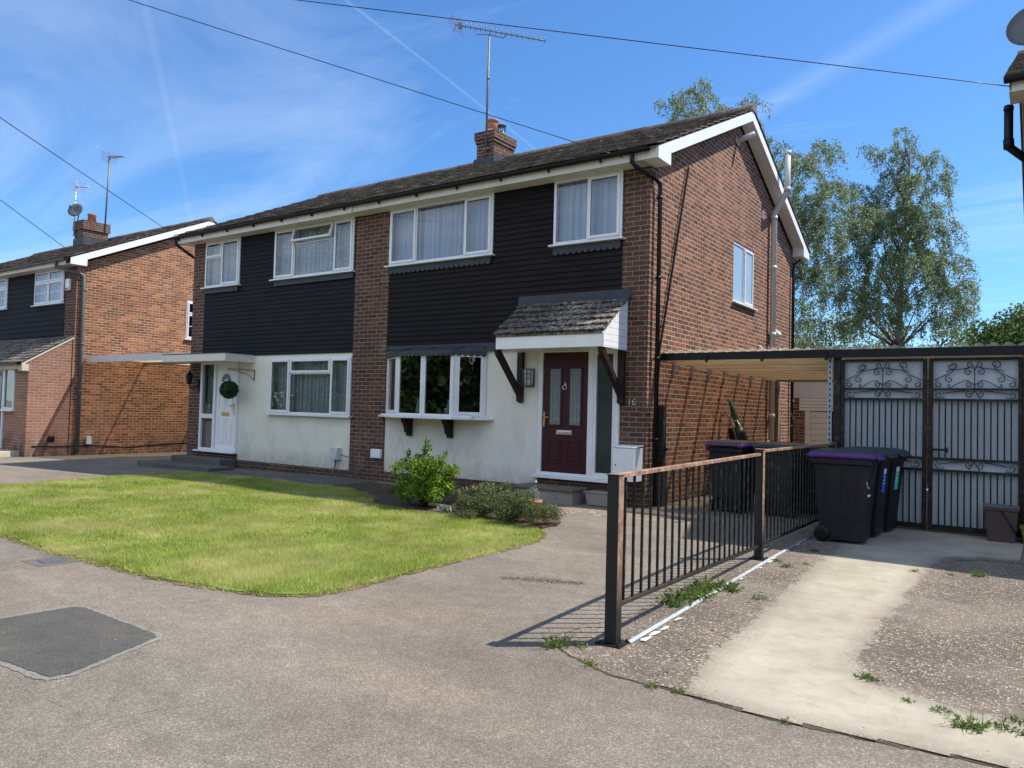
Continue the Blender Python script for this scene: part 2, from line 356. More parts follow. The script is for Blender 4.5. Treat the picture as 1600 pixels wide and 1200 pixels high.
def leaf_mat(name, a, b, c, gloss=.45, trans=.25, straw=None):
    n = NT(name, gloss, .4)
    k = n.ramp(n.rnd, [(0, a), (.5, b), (1, c)])
    sp = n.math('MULTIPLY', n.maprange(n.noise(1.6, 3), .35, .65, .72, 1.25), n.maprange(n.noise(6.5, 4, .7), .35, .65, .80, 1.15))
    if straw: k = n.mix(n.math('MULTIPLY', n.maprange(n.noise(.9, 5, .65), .44, .60), straw[1]), k, straw[0])
    n.col(n.mix(1, k, n.comb(sp, sp, sp), 'MULTIPLY')); n.b.inputs['Specular IOR Level'].default_value = .25
    o = n.N['Material Output']; tl = n.N.new('ShaderNodeBsdfTranslucent'); n.L.new(k, tl.inputs[0])
    mx = n.N.new('ShaderNodeMixShader'); mx.inputs[0].default_value = trans
    n.L.new(n.b.outputs[0], mx.inputs[1]); n.L.new(tl.outputs[0], mx.inputs[2]); n.L.new(mx.outputs[0], o.inputs[0])
    return n.m
M['birch'] = leaf_mat('birch_leaves', (.085, .13, .055), (.18, .24, .11), (.38, .44, .28), .5, .55)
M['laurel'] = leaf_mat('bush_leaves', (.06, .12, .01), (.15, .26, .02), (.30, .42, .06), .4, .42)
M['shrub_y'] = leaf_mat('variegated_leaves', (.05, .085, .03), (.13, .17, .07), (.34, .34, .20), .8, .3)
M['conifer'] = leaf_mat('conifer_leaves', (.055, .080, .025), (.12, .15, .05), (.22, .24, .11), .9, .3)
M['lav'] = leaf_mat('grey_leaves', (.16, .2, .15), (.27, .31, .25), (.4, .42, .36), .6, .2)
M['hedge'] = leaf_mat('far_leaves', (.05, .10, .022), (.10, .17, .04), (.17, .24, .07), .6, .35)
M['weed'] = leaf_mat('weed_leaves', (.06, .12, .02), (.13, .21, .04), (.24, .28, .08), .6, .35)
M['grass'] = leaf_mat('grass_blades', (.11, .19, .015), (.33, .42, .06), (.62, .60, .22), .7, .5, ((.64, .56, .26), .62))
M['ball'] = leaf_mat('topiary_leaves', (.012, .035, .012), (.03, .07, .025), (.06, .11, .05), .5, .1)
M['bark'] = plain('birch_bark', (.24, .22, .19), .9, .2, .35, 5, .5, dirt=((.05, .045, .04), .9))
M['twig'] = plain('twig_bark', (.12, .095, .08), .9, .2, .3, 8)
def lawn_mat():
    n = NT('lawn_turf', 1, .1)
    a = n.noise(1.3, 5, .65); b = n.noise(30, 5, .7)
    c = n.mix(n.maprange(a, .38, .62), (.19, .27, .05), (.36, .38, .12))
    c = n.mix(n.maprange(b, .45, .7, 0, .35), c, (.12, .15, .03))
    n.col(c).bump(b, .8, .02); return n.m
M['lawn'] = lawn_mat()

# ------------------------------------------------------------------ mesh helpers
class MB:
    def __init__(s): s.v = []; s.f = []; s.sm = []
    def add(s, vs, fs, sm=False):
        o = len(s.v); s.v += [tuple(v) for v in vs]; s.f += [tuple(i+o for i in f) for f in fs]; s.sm += [sm]*len(fs); return s
    def box(s, x0, y0, z0, x1, y1, z1, R=None, T=None):
        vs = [Vector(p) for p in ((x0, y0, z0), (x1, y0, z0), (x1, y1, z0), (x0, y1, z0), (x0, y0, z1), (x1, y0, z1), (x1, y1, z1), (x0, y1, z1))]
        if R is not None: vs = [R @ v for v in vs]
        if T is not None: vs = [v+Vector(T) for v in vs]
        return s.add(vs, [(0, 3, 2, 1), (4, 5, 6, 7), (0, 1, 5, 4), (1, 2, 6, 5), (2, 3, 7, 6), (3, 0, 4, 7)])
    def quad(s, *p): return s.add(p, [tuple(range(len(p)))])
    def prism(s, poly, axis, a, b):
        """poly: 2-D points; extruded along axis 0/1/2 from a to b"""
        def P(p, t):
            return {0: (t, p[0], p[1]), 1: (p[0], t, p[1]), 2: (p[0], p[1], t)}[axis]
        n = len(poly); vs = [P(p, a) for p in poly]+[P(p, b) for p in poly]
        fs = [tuple(range(n))[::-1], tuple(range(n, 2*n))]+[(i, (i+1) % n, n+(i+1) % n, n+i) for i in range(n)]
        return s.add(vs, fs)
    def tube(s, pts, r, n=8, sm=True, cap=True):
        pts = [Vector(p) for p in pts]; rs = r if isinstance(r, (list, tuple)) else [r]*len(pts)
        vs = []; fs = []; up = None
        for i, p in enumerate(pts):
            d = (pts[min(i+1, len(pts)-1)]-pts[max(i-1, 0)]).normalized()
            if up is None:
                up = Vector((0, 0, 1)) if abs(d.z) < .9 else Vector((1, 0, 0))
            a = d.cross(up).normalized(); up = a.cross(d).normalized()
            for k in range(n):
                t = 2*PI*k/n; vs.append(p+(a*math.cos(t)+up*math.sin(t))*rs[i])
        for i in range(len(pts)-1):
            for k in range(n): fs.append((i*n+k, i*n+(k+1) % n, (i+1)*n+(k+1) % n, (i+1)*n+k))
        if cap: fs += [tuple(range(n))[::-1], tuple(range((len(pts)-1)*n, len(pts)*n))]
        return s.add(vs, fs, sm)
    def lathe(s, prof, c=(0, 0, 0), n=20, sm=True):
        vs = []; fs = []
        for r, z in prof:
            for k in range(n): t = 2*PI*k/n; vs.append((c[0]+r*math.cos(t), c[1]+r*math.sin(t), c[2]+z))
        for i in range(len(prof)-1):
            for k in range(n): fs.append((i*n+k, i*n+(k+1) % n, (i+1)*n+(k+1) % n, (i+1)*n+k))
        fs += [tuple(range(n))[::-1], tuple(range((len(prof)-1)*n, len(prof)*n))]
        return s.add(vs, fs, sm)
    def cyl(s, p, q, r, n=12): return s.tube([p, q], r, n)
    def build(s, name, mat, parent=None, bevel=0, mtx=None):
        me = bpy.data.meshes.new(name); me.from_pydata(s.v, [], s.f); me.polygons.foreach_set('use_smooth', s.sm); me.update()
        if isinstance(mat, str): mat = M[mat]
        me.materials.append(mat)
        o = bpy.data.objects.new(name, me); C.objects.link(o)
        if parent is not None:
            o.parent = parent
        if mtx is not None: o.matrix_local = mtx
        if bevel:
            b = o.modifiers.new('bevel', 'BEVEL'); b.width = bevel; b.segments = 2; b.limit_method = 'ANGLE'; b.angle_limit = .7
        return o
def tag(o, label=None, cat=None, group=None, kind=None):
    if label: o['label'] = label
    if cat: o['category'] = cat
    if group: o['group'] = group
    if kind: o['kind'] = kind
    return o
def empty(name, loc=(0, 0, 0), rz=0):
    o = bpy.data.objects.new(name, None); o.empty_display_size = .3; C.objects.link(o); o.location = loc; o.rotation_euler = (0, 0, rz); return o
def copy_tree(o, parent=None):
    c = o.copy(); C.objects.link(c); c.parent = parent
    for ch in list(o.children): copy_tree(ch, c)
    return c
def gz(x): 
    t = min(1, max(0, (-9.6-x)/5)); return -.16*t*t*(3-2*t)
def tri_mesh(name, co, faces_per, mat, parent=None, quads=False, rnd=None):
    """co: (n, k, 3) array of polygons with k corners, each its own island"""
    n, k, _ = co.shape
    me = bpy.data.meshes.new(name)
    me.vertices.add(n*k); me.vertices.foreach_set('co', co.reshape(-1).astype(np.float32))
    me.loops.add(n*k); me.loops.foreach_set('vertex_index', np.arange(n*k, dtype=np.int32))
    me.polygons.add(n); me.polygons.foreach_set('loop_start', np.arange(0, n*k, k, dtype=np.int32)); me.polygons.foreach_set('loop_total', np.full(n, k, dtype=np.int32))
    me.update(calc_edges=True); me.validate()
    me.materials.append(M[mat] if isinstance(mat, str) else mat)
    o = bpy.data.objects.new(name, me); C.objects.link(o)
    if parent: o.parent = parent
    return o
def leaves(centres, size, aspect=.55, droop=0., jitter=.3):
    """one bent diamond leaf per centre"""
    n = len(centres); c = np.asarray(centres, float)
    d = RNG.normal(size=(n, 3)); d[:, 2] -= droop; d /= np.linalg.norm(d, axis=1)[:, None]
    e = RNG.normal(size=(n, 3)); e -= (e*d).sum(1)[:, None]*d; e /= np.linalg.norm(e, axis=1)[:, None]
    s = size*(1+jitter*RNG.uniform(-1, 1, n))[:, None]
    return np.stack([c-d*s*.5, c+e*s*aspect*.5, c+d*s*.5, c-e*s*aspect*.5], 1)
# ------------------------------------------------------------------ wall with openings
def wall(mb, a0, a1, z0, z1, t0, t1, holes=(), axis='x', top=None):
    """slab between planes t0 (outer) and t1 (inner); runs along X (axis x) or along Y (axis y). holes: (a0,a1,z0,z1)"""
    A = sorted({a0, a1, *[min(max(h[i], a0), a1) for h in holes for i in (0, 1)]}); Z = sorted({z0, z1, *[min(max(h[i], z0), z1) for h in holes for i in (2, 3)]})
    P = (lambda a, t, z: (a, t, z)) if axis == 'x' else (lambda a, t, z: (t, a, z))
    def inh(a, z): return any(h[0]-1e-6 <= a <= h[1]+1e-6 and h[2]-1e-6 <= z <= h[3]+1e-6 for h in holes)
    solid = {}
    for i in range(len(A)-1):
        for j in range(len(Z)-1): solid[i, j] = not inh((A[i]+A[i+1])/2, (Z[j]+Z[j+1])/2)
    for (i, j), sld in solid.items():
        if not sld: continue
        x0, x1, y0, y1 = A[i], A[i+1], Z[j], Z[j+1]
        mb.quad(P(x0, t0, y0), P(x1, t0, y0), P(x1, t0, y1), P(x0, t0, y1)); mb.quad(P(x0, t1, y0), P(x0, t1, y1), P(x1, t1, y1), P(x1, t1, y0))
        if not solid.get((i-1, j)): mb.quad(P(x0, t0, y0), P(x0, t0, y1), P(x0, t1, y1), P(x0, t1, y0))
        if not solid.get((i+1, j)): mb.quad(P(x1, t0, y0), P(x1, t1, y0), P(x1, t1, y1), P(x1, t0, y1))
        if not solid.get((i, j-1)): mb.quad(P(x0, t0, y0), P(x0, t1, y0), P(x1, t1, y0), P(x1, t0, y0))
        if not solid.get((i, j+1)): mb.quad(P(x0, t0, y1), P(x1, t0, y1), P(x1, t1, y1), P(x0, t1, y1))
def boards(mb, x0, x1, z0, z1, y, holes=(), pitch=.09, lap=.014):
    """lapped horizontal boards, thicker at the bottom edge; skips openings"""
    z = z0; k = 0
    while z < z1-1e-4:
        zt = min(z+pitch, z1); segs = [(x0, x1)]
        for h in holes:
            if h[2] < zt-.01 and h[3] > z+.01:
                ns = []
                for s0, s1 in segs:
                    if h[1] <= s0 or h[0] >= s1: ns.append((s0, s1)); continue
                    if h[0] > s0: ns.append((s0, h[0]))
                    if h[1] < s1: ns.append((h[1], s1))
                segs = ns
        for s0, s1 in segs:
            a, b = y-lap-.014, y-.012
            mb.add([(s0, a, z), (s1, a, z), (s1, b, zt), (s0, b, zt), (s0, y, z), (s1, y, z), (s1, y, zt), (s0, y, zt)], [(0, 1, 2, 3), (0, 4, 5, 1), (1, 5, 6, 2), (4, 0, 3, 7), (3, 2, 6, 7)])
        z = zt
# ------------------------------------------------------------------ windows (local: x across, -y out, z up)
def frame_rect(mb, x0, x1, z0, z1, w, y0, y1, wb=None):
    wb = wb or w
    mb.box(x0, y0, z0, x0+w, y1, z1); mb.box(x1-w, y0, z0, x1, y1, z1); mb.box(x0+w, y0, z0, x1-w, y1, z0+wb); mb.box(x0+w, y0, z1-w, x1-w, y1, z1)
def wavy(x0, x1, z0, z1, y, amp=.030, freq=27, seed=0, step=.012):
    rr = random.Random(seed); n = max(4, int((x1-x0)/step)); ph = rr.random()*6; vs = []; fs = []
    for i in range(n+1):
        x = x0+(x1-x0)*i/n
        a = math.sin(x*freq*2.3+ph)+.6*math.sin(x*freq*4.1+ph*2)+.4*math.sin(x*freq*.9+1)
        for z in (z0, z1): vs.append((x, y+amp*a*(1.0 if z == z0 else .75), z))
    for i in range(n): fs.append((2*i, 2*i+2, 2*i+3, 2*i+1))
    return vs, fs
def window(parent, x0, x1, z0, z1, panes, out=.055, back=.035, sill=True, curtain='net', ch=None, mat='upvc', mtx=None, seed=1, sash=(), bars=(), glass='glass', sillx=(.05, .05), label=None, name='window', cgap=.14, openv=None, silld=.06):
    """panes: list of (fx0,fx1,fz0,fz1) fractions; sash: indexes with a raised opening frame"""
    mb = MB(); w = .045
    frame_rect(mb, x0, x1, z0, z1, w, -out+.012, back)
    Wd, H = x1-x0, z1-z0; gl = MB(); ed = .028
    for i, (a, b, c, d) in enumerate(panes):
        px0, px1, pz0, pz1 = x0+a*Wd, x0+b*Wd, z0+c*H, z0+d*H
        e0 = w if a < .001 else ed*.75; e1 = w if b > .999 else ed*.75; f0 = w if c < .001 else ed*.75; f1 = w if d > .999 else ed*.75
        if a > .001: mb.box(px0-.5*ed, -out+.013, pz0+f0, px0+.5*ed, back-.002, pz1-f1)
        if c > .001: mb.box(px0+e0, -out+.0135, pz0-.5*ed, px1-e1, back-.003, pz0+.5*ed)
        ix0, ix1, iz0, iz1 = px0+e0-.008, px1-e1+.008, pz0+f0-.008, pz1-f1+.008
        if openv is not None and i == openv:
            R = Matrix.Rotation(math.radians(-17), 3, 'X'); T = (0, -out, iz1)
            fm = MB(); frame_rect(fm, ix0, ix1, -(iz1-iz0), 0, .042, -.02, .025); mb.add([R @ Vector(v)+Vector(T) for v in fm.v], fm.f)
            gm = [(ix0+.04, 0, -(iz1-iz0)+.04), (ix1-.04, 0, -(iz1-iz0)+.04), (ix1-.04, 0, -.04), (ix0+.04, 0, -.04)]
            gl.add([R @ Vector(v)+Vector(T) for v in gm], [(0, 1, 2, 3)]); continue
        if i in sash:
            frame_rect(mb, ix0, ix1, iz0, iz1, .045, -out-.008, -out+.035); g = .045
            gl.quad((ix0+g, -out+.010, iz0+g), (ix1-g, -out+.010, iz0+g), (ix1-g, -out+.010, iz1-g), (ix0+g, -out+.010, iz1-g))
        else:
            g = 0; gl.quad((ix0, -out+.028, iz0), (ix1, -out+.028, iz0), (ix1, -out+.028, iz1), (ix0, -out+.028, iz1))
        for (kx, kz) in bars:
            gx0, gx1, gz0_, gz1_ = ix0+g, ix1-g, iz0+g, iz1-g; yy = -out+(.004 if i in sash else .018)
            for t in range(1, kx): xx = gx0+(gx1-gx0)*t/kx; mb.box(xx-.009, yy, gz0_, xx+.009, yy+.012, gz1_)
            if d-c > .5:
                for t in range(1, kz): zz = gz0_+(gz1_-gz0_)*t/kz; mb.box(gx0, yy+.001, zz-.009, gx1, yy+.011, zz+.009)
    o = mb.build(name, mat, parent, .004, mtx)
    if label: o['label'] = label
    gl.build('pane', glass, o)
    if sill:
        MB().box(x0-sillx[0], -out-silld, z0-.028, x1+sillx[1], back-.005, z0-.0015).build('sill', mat, o, .004)
    if curtain:
        cm = MB()
        for (a, b) in (ch or [(0, 1)]):
            v, f = wavy(x0+a*Wd+.01, x0+b*Wd-.01, z0-.02, z1+.02, cgap, seed=seed+int(a*10)); cm.add(v, f, True)
        cm.build('curtain', curtain, o)
    return o
def tiled_slope(mb, x0, x1, e, r, gauge, width, th=.02, jit=.006, seed=1, lift=.0):
    """tiles from eave e=(y,z) to ridge r=(y,z) for x0..x1"""
    rr = random.Random(seed); dy, dz = r[0]-e[0], r[1]-e[1]; Ls = math.hypot(dy, dz); uy, uz = dy/Ls, dz/Ls; ny, nz = -uz, uy
    if nz < 0: ny, nz = -ny, -nz
    n = int(Ls/gauge+.999); m = max(1, round((x1-x0)/width)); wd = (x1-x0)/m
    for i in range(n):
        s0 = i*gauge; s1 = min(s0+gauge*1.12, Ls+.01)
        off = (i % 2)*wd*.5
        cols = [x0]+[x0+off+wd*k for k in range(0 if off else 1, m+1) if x0+.02 < x0+off+wd*k < x1-.02]+[x1]
        for a, b in zip(cols[:-1], cols[1:]):
            j = rr.uniform(-jit, jit); j2 = rr.uniform(-jit, jit)*1.5; t0 = th*1.15+lift
            def P(x, s, h): return (x, e[0]+uy*s+ny*h, e[1]+uz*s+nz*h)
            h0, h1 = t0+j+.012, lift+.006+j
            vs = [P(a+.002, s0-j2, h0), P(b-.002, s0-j2, h0+rr.uniform(-.002, .002)), P(b-.002, s1, h1), P(a+.002, s1, h1), P(a+.002, s0-j2, h0-th), P(b-.002, s0-j2, h0-th), P(b-.002, s1, h1-th), P(a+.002, s1, h1-th)]
            mb.add(vs, [(0, 1, 2, 3), (7, 6, 5, 4), (0, 4, 5, 1), (1, 5, 6, 2), (2, 6, 7, 3), (3, 7, 4, 0)])
def gutter(mb, x0, x1, y, z, r=.055):
    n = 8; pts = [(y+r*math.cos(t), z-.0+r*math.sin(t)) for t in [PI+PI*k/n for k in range(n+1)]]
    inner = [(y+(r-.006)*math.cos(t), z+(r-.006)*math.sin(t)) for t in [2*PI-PI*k/n for k in range(n+1)]]
    mb.prism(pts+inner, 0, x0, x1)
    mb.prism([(y-r+.004, z-.001), (y+r-.004, z-.001), (y+r-.02, z-r*.6), (y-r+.02, z-r*.6)], 0, x0-.006, x0+.002); mb.prism([(y-r+.004, z-.001), (y+r-.004, z-.001), (y+r-.02, z-r*.6), (y-r+.02, z-r*.6)], 0, x1-.002, x1+.006)

# ================================================================== GROUND
XB = [-60, -30, -18, -17.2, -7, 8, 14, 60]
def strip_sheet(poly_fn, name): pass
def gh(x): return 0. if x > -7 else max(-.18, (x+7)*.0176)
def sheet(name, pts, z, mat, thick=0, jag=0, seed=0, kind='structure', jstep=.12):
    """flat polygon following the fall of the ground, optional ragged edge and a real edge thickness"""
    rr = random.Random(seed); P = []
    n = len(pts)
    for i in range(n):
        a, b = Vector(pts[i]), Vector(pts[(i+1) % n]); L = (b-a).length; k = max(1, int(L/jstep)) if jag else max(1, int(L/1.5)); nrm = Vector((-(b-a).y, (b-a).x)).normalized()
        for j in range(k):
            q = a.lerp(b, j/k)
            if jag and j: q = q+nrm*rr.uniform(-jag, jag)
            P.append(q)
    import bmesh
    bm = bmesh.new(); vs = [bm.verts.new((p.x, p.y, 0)) for p in P]; bm.faces.new(vs)
    for xb in (-17.2, -7.): bmesh.ops.bisect_plane(bm, geom=bm.verts[:]+bm.edges[:]+bm.faces[:], plane_co=(xb, 0, 0), plane_no=(1, 0, 0))
    bmesh.ops.triangulate(bm, faces=bm.faces[:])
    if thick:
        r = bmesh.ops.extrude_face_region(bm, geom=bm.faces[:]); 
        for v in r['geom']:
            if isinstance(v, bmesh.types.BMVert): v.co.z -= thick
    for v in bm.verts: v.co.z += z+gh(v.co.x)
    bmesh.ops.recalc_face_normals(bm, faces=bm.faces[:])
    me = bpy.data.meshes.new(name); bm.to_mesh(me); bm.free(); me.materials.append(M[mat])
    o = bpy.data.objects.new(name, me); C.objects.link(o); tag(o, kind=kind); return o
g = MB(); xs = [-400, -60, -17.2, -7, 60, 400]
for a, b in zip(xs[:-1], xs[1:]): g.quad((a, -300, gh(a)), (b, -300, gh(b)), (b, 400, gh(b)), (a, 400, gh(a)))
tag(g.build('pavement', 'asphalt'), kind='structure')
def grow(P, d):
    out = []; n = len(P)
    for i in range(n):
        a, b = Vector(P[i-1]), Vector(P[(i+1) % n]); t = (b-a).normalized(); out.append((P[i][0]-t.y*d*-1, P[i][1]+t.x*d*-1))
    return out
def inside(poly, P):
    x, y = P[:, 0], P[:, 1]; n = len(poly); c = np.zeros(len(P), bool); j = n-1
    for i in range(n):
        xi, yi = poly[i]; xj, yj = poly[j]
        k = ((yi > y) != (yj > y)) & (x < (xj-xi)*(y-yi)/(yj-yi+1e-12)+xi); c ^= k; j = i
    return c
LAWN = [(-9.15, -2.3), (-8.95, -3.6), (-8.7, -5.0), (-8.3, -6.3), (-8.0, -6.95), (-3.86, -6.92), (-2.5, -7.02), (-1.64, -7.0), (-.8, -6.98), (-.23, -6.9), (.25, -6.76), (.46, -6.58), (.52, -6.3), (.48, -5.85), (.45, -5.0), (.45, -4.25), (.40, -3.63), (.30, -3.25), (.12, -2.95), (-.3, -2.80), (-1.0, -2.72), (-1.9, -2.78), (-2.9, -2.65), (-3.5, -2.0), (-4.6, -1.5), (-7.5, -1.42), (-9.1, -1.5)]
sheet('lawn_soil', LAWN, .016, 'lawn', .03, .04, 3)
sheet('lawn_edge', grow(LAWN, .045), .004, 'edge', 0, .04, 6, jstep=.06)
sheet('flower_bed', [(-3.6, -2.1), (-2.9, -2.72), (-1.9, -2.85), (-1.0, -2.79), (-.3, -2.86), (.0, -2.75), (-.05, -2.3), (-.55, -1.6), (-1.2, -.9), (-2.0, -.6), (-5.2, -.5), (-5.2, -1.3), (-4.5, -1.5)], .026, 'soil', .02, .03, 5)
sheet('path', [(-9.0, -1.40), (-9.0, -.15), (-5.3, -.15), (-5.3, -1.40)], .008, 'slab')
sheet('asphalt_patch', [(-.44, -7.80), (-.36, -7.765), (.53, -7.795), (.59, -7.82), (.83, -8.42), (.81, -8.50), (.74, -8.515), (-.42, -8.60), (-.50, -8.55)], .006, 'patch', 0, .006, 9, jstep=.03)
sheet('patch_rim', [(-.50, -7.76), (-.36, -7.735), (.56, -7.765), (.63, -7.81), (.875, -8.42), (.85, -8.54), (.74, -8.56), (-.42, -8.64), (-.56, -8.6)], .003, 'patch_rim', 0, .012, 10, jstep=.03)
DRIVE = [(2.36, -6.33), (2.62, -6.55), (2.95, -6.69), (3.33, -6.70), (3.8, -6.75), (4.3, -6.70), (4.8, -6.64), (6, -6.5), (9, -6.3), (9, -1.2), (4.6, -1.2), (4.6, 9), (2.36, 9), (2.36, -2.6), (2.5, -5.6)]
sheet('driveway', DRIVE, .0045, 'agg', .008, .010, 4, jstep=.05)
sheet('joint_dirt', grow([DRIVE[-1]]+DRIVE[:9]+[(9, -6.2), (2.6, -6.2)], .014), .0025, 'joint', 0, .010, 14, jstep=.035)
CONC = [(3.36, -6.685), (3.27, -6.1), (3.20, -5.0), (3.12, -3.9), (3.06, -3.0), (3.03, -2.1), (3.0, -1.5), (2.9, -.9), (2.75, .48), (4.6, .5), (9, .5), (9, -1.0), (5.2, -1.0), (4.35, -1.15), (3.95, -1.45), (3.90, -2.6), (3.93, -3.8), (3.93, -5.0), (3.96, -5.6), (4.10, -5.95), (4.5, -6.08), (5.2, -6.05), (9, -5.9), (9, -6.32), (6, -6.52), (4.8, -6.655), (4.3, -6.715), (3.8, -6.765)]
def concrete_drive():
    st = .03; X = np.arange(2.2, 9.0, st); Y = np.arange(-6.9, .6, st); gx, gy = np.meshgrid(X, Y, indexing='ij'); P = np.stack([gx.ravel(), gy.ravel()], 1)
    d = np.full(len(P), 9.); n = len(CONC)
    for i in range(n):
        a, b = np.array(CONC[i]), np.array(CONC[(i+1) % n]); ab = b-a; t = np.clip(((P-a)@ab)/(ab@ab), 0, 1); d = np.minimum(d, np.linalg.norm(P-(a+t[:, None]*ab), axis=1))
    d = np.where(inside(CONC, P), d, -d); D2 = d.reshape(gx.shape)
    c = (D2[:-1, :-1]+D2[1:, 1:])/2; okc = (c > -.15) & inside(DRIVE, np.stack([(gx[:-1, :-1]+st/2).ravel(), (gy[:-1, :-1]+st/2).ravel()], 1)).reshape(c.shape)
    I, J = np.nonzero(okc); m_ = len(Y); f = np.stack([I*m_+J, (I+1)*m_+J, (I+1)*m_+J+1, I*m_+J+1], 1); used, inv = np.unique(f, return_inverse=True); f = inv.reshape(f.shape)
    me = bpy.data.meshes.new('concrete_drive'); v = np.column_stack([P[used], np.full(len(used), .0085)]); me.from_pydata(v.tolist(), [], f.tolist())
    at_ = me.attributes.new('edge', 'FLOAT', 'POINT'); at_.data.foreach_set('value', d[used].astype(np.float32)); me.materials.append(M['concrete_worn'])
    o = bpy.data.objects.new('concrete_drive', me); C.objects.link(o); tag(o, kind='structure')
concrete_drive()
# ================================================================== HOUSES
RY, RZ = 3.88, 7.17; SL = .458; EY = -.40; EZ = RZ-SL*(RY-EY); D = 7.64
def gable_poly(y0, y1, zb): return [(y0, zb), (y1, zb), (RY, zb+(RY-y0)*SL)]
def rake_z(y): return 7.11-.458*abs(y-RY)
def roof(root, xa, xb, yo, zo, seed, side_l=True, side_r=True, tile='tile', full=True, mb_name='roof'):
    """roof of the whole block from xa to xb (verge to verge)"""
    m = MB(); e = (EY+yo, EZ+zo); r = (RY+yo, RZ+zo)
    tiled_slope(m, xa, xb, e, r, .30, .30, .018, .006, seed)
    eb = (2*RY-EY+yo, EZ+zo); tiled_slope(m, xa, xb, eb, r, .30, .30 if full else 2.0, .018, .004, seed+1)
    # underlay boards close the gaps
    m.prism([(e[0]+.02, e[1]-.012), (r[0], r[1]-.012), (eb[0]-.02, eb[1]-.012), (eb[0]-.02, eb[1]-.03), (r[0], r[1]-.035), (e[0]+.02, e[1]-.03)], 0, xa+.03, xb-.03)
    rr = random.Random(seed)
    x = xa
    while x < xb-.05:                                    # ridge tiles
        x2 = min(x+.45, xb); j = rr.uniform(-.006, .006)
        ri = [(r[0]+.125*math.cos(t), r[1]-.055+j+.135*math.sin(t)) for t in [PI*k/8 for k in range(9)]]
        m.prism(ri, 0, x+.004, x2); x = x2
    return m.build(mb_name, tile, root)
def barge(mb, X0, X1, yo, zo, back=True):
    yb = 2*RY
    P = [(-.30, 5.05), (.14, 5.05), (.14, 5.235), (RY, 6.945), (yb-.14, 5.235), (yb-.14, 5.04), (yb+.34, 5.04), (yb+.34, 5.17), (RY, 7.125), (-.30, 5.205)]
    # split in two convex-ish strips so the face triangulates cleanly
    Q1 = [(-.30, 5.05), (.14, 5.05), (.14, 5.235), (-.30, 5.215)]; Q2 = [(-.30, 5.215), (.14, 5.235), (RY, 6.945), (RY, 7.128)]
    Q3 = [(RY, 7.128), (RY, 6.945), (yb-.14, 5.235), (yb+.34, 5.17)]; Q4 = [(yb-.14, 5.235), (yb-.14, 5.04), (yb+.34, 5.04), (yb+.34, 5.17)]
    for Q in (Q1, Q2, Q3, Q4): mb.prism([(y+yo, z+zo) for y, z in Q], 0, X0, X1)
def side_soffit(mb, X0, X1, yo, zo):
    yb = 2*RY
    mb.prism([(y+yo, z+zo) for y, z in ((.14, 5.262), (RY, 6.972), (RY, 6.988), (.14, 5.278))], 0, X0, X1)
    mb.prism([(y+yo, z+zo) for y, z in ((RY, 6.972), (yb-.14, 5.262), (yb-.14, 5.278), (RY, 6.988))], 0, X0, X1)
    mb.box(X0, -.30+yo, 5.052+zo, X1, .13+yo, 5.064+zo); mb.box(X0, yb-.12+yo, 5.052+zo, X1, yb+.33+yo, 5.064+zo)
    mb.box(X0, .125+yo, 5.066+zo, X1, .138+yo, 5.26+zo); mb.box(X0, yb-.138+yo, 5.066+zo, X1, yb-.125+yo, 5.26+zo)
def downpipe(root, pts, r=.034, mat='black_pl', clips=(), name='downpipe'):
    m = MB(); m.tube(pts, r, 10)
    for p in clips: m.tube([(p[0], p[1], p[2]-.02), (p[0], p[1], p[2]+.02)], r*1.22, 10); m.box(p[0]-r*1.6, p[1]-r*.5, p[2]-.012, p[0], p[1]+r*.5, p[2]+.012)
    return m.build(name, mat, root)
def scallops(mb, x0, x1, zt, zb, y, r=.055, th=.008, tilt=0.):
    n = max(1, round((x1-x0)/(2*r))); w = (x1-x0)/n
    mb.box(x0, y-th, zb+w*.45, x1, y, zt)
    for i in range(n):
        c = x0+w*(i+.5); pts = [(c+w*.49*math.cos(t), zb+w*.45-.001+w*.45*math.sin(t)) for t in [PI+PI*k/6 for k in range(7)]]
        mb.prism(pts, 1, y-th, y)

# ------------------------------------------------------------------ the pair in the middle
H = empty('semi_detached_house', (-5.7, 0, 0))
tag(H, 'brick semi detached pair with black boarding upstairs, one burgundy door and one white door', 'house')
OFF = Matrix.Translation((5.7, 0, 0))
def part(mb, name, mat, parent=H, bevel=0, label=None):
    o = mb.build(name, mat, parent, bevel)
    if parent is H: o.location = (5.7, 0, 0)
    if label: o['label'] = label
    return o
XL, XP0, XP1 = -11.58, -6.18, -5.275
m = MB()       # gable walls and back wall
wall(m, 0, D, -.3, 5.10, 0, -.25, [(3.645, 4.845, 3.51, 4.655)], 'y')
m.prism(gable_poly(0, 2*RY-.12, 5.101), 0, -.25, 0.0)
part(m, 'side_wall', 'brick')
m = MB(); wall(m, 0, D, -.3, 5.10, XL, XL+.25, [], 'y'); m.prism(gable_poly(0, 2*RY-.12, 5.101), 0, XL, XL+.25); wall(m, XL+.25, -.25, -.3, 5.1, D-.25, D-.001, [(-5, -3, 3.8, 4.9), (-9, -7, 3.8, 4.9)], 'x'); part(m, 'side_wall', 'brick')
for a in ((XL, -.018, -11.11), (XP0, -.018, XP1), (-.445, -.004, -.001)): m = MB(); m.box(a[0], a[1], -.3, a[2], .25, 5.09); part(m, 'brick_pier', 'brick_front')
m = MB(); m.box(-11.11, -.012, -.3, -9.70, .2, .285); m.box(-9.70, -.012, -.3, XP0, .2, .145); part(m, 'plinth', 'brick_front'); m = MB(); m.box(XP1, -.012, -.3, -1.88, .2, .185); m.box(-1.88, -.006, -.3, -.445, .2, .35); part(m, 'plinth', 'brick_front')
hA = [(-11.09, -9.72, .30, 2.31), (-8.62, -6.20, 1.19, 2.33)]
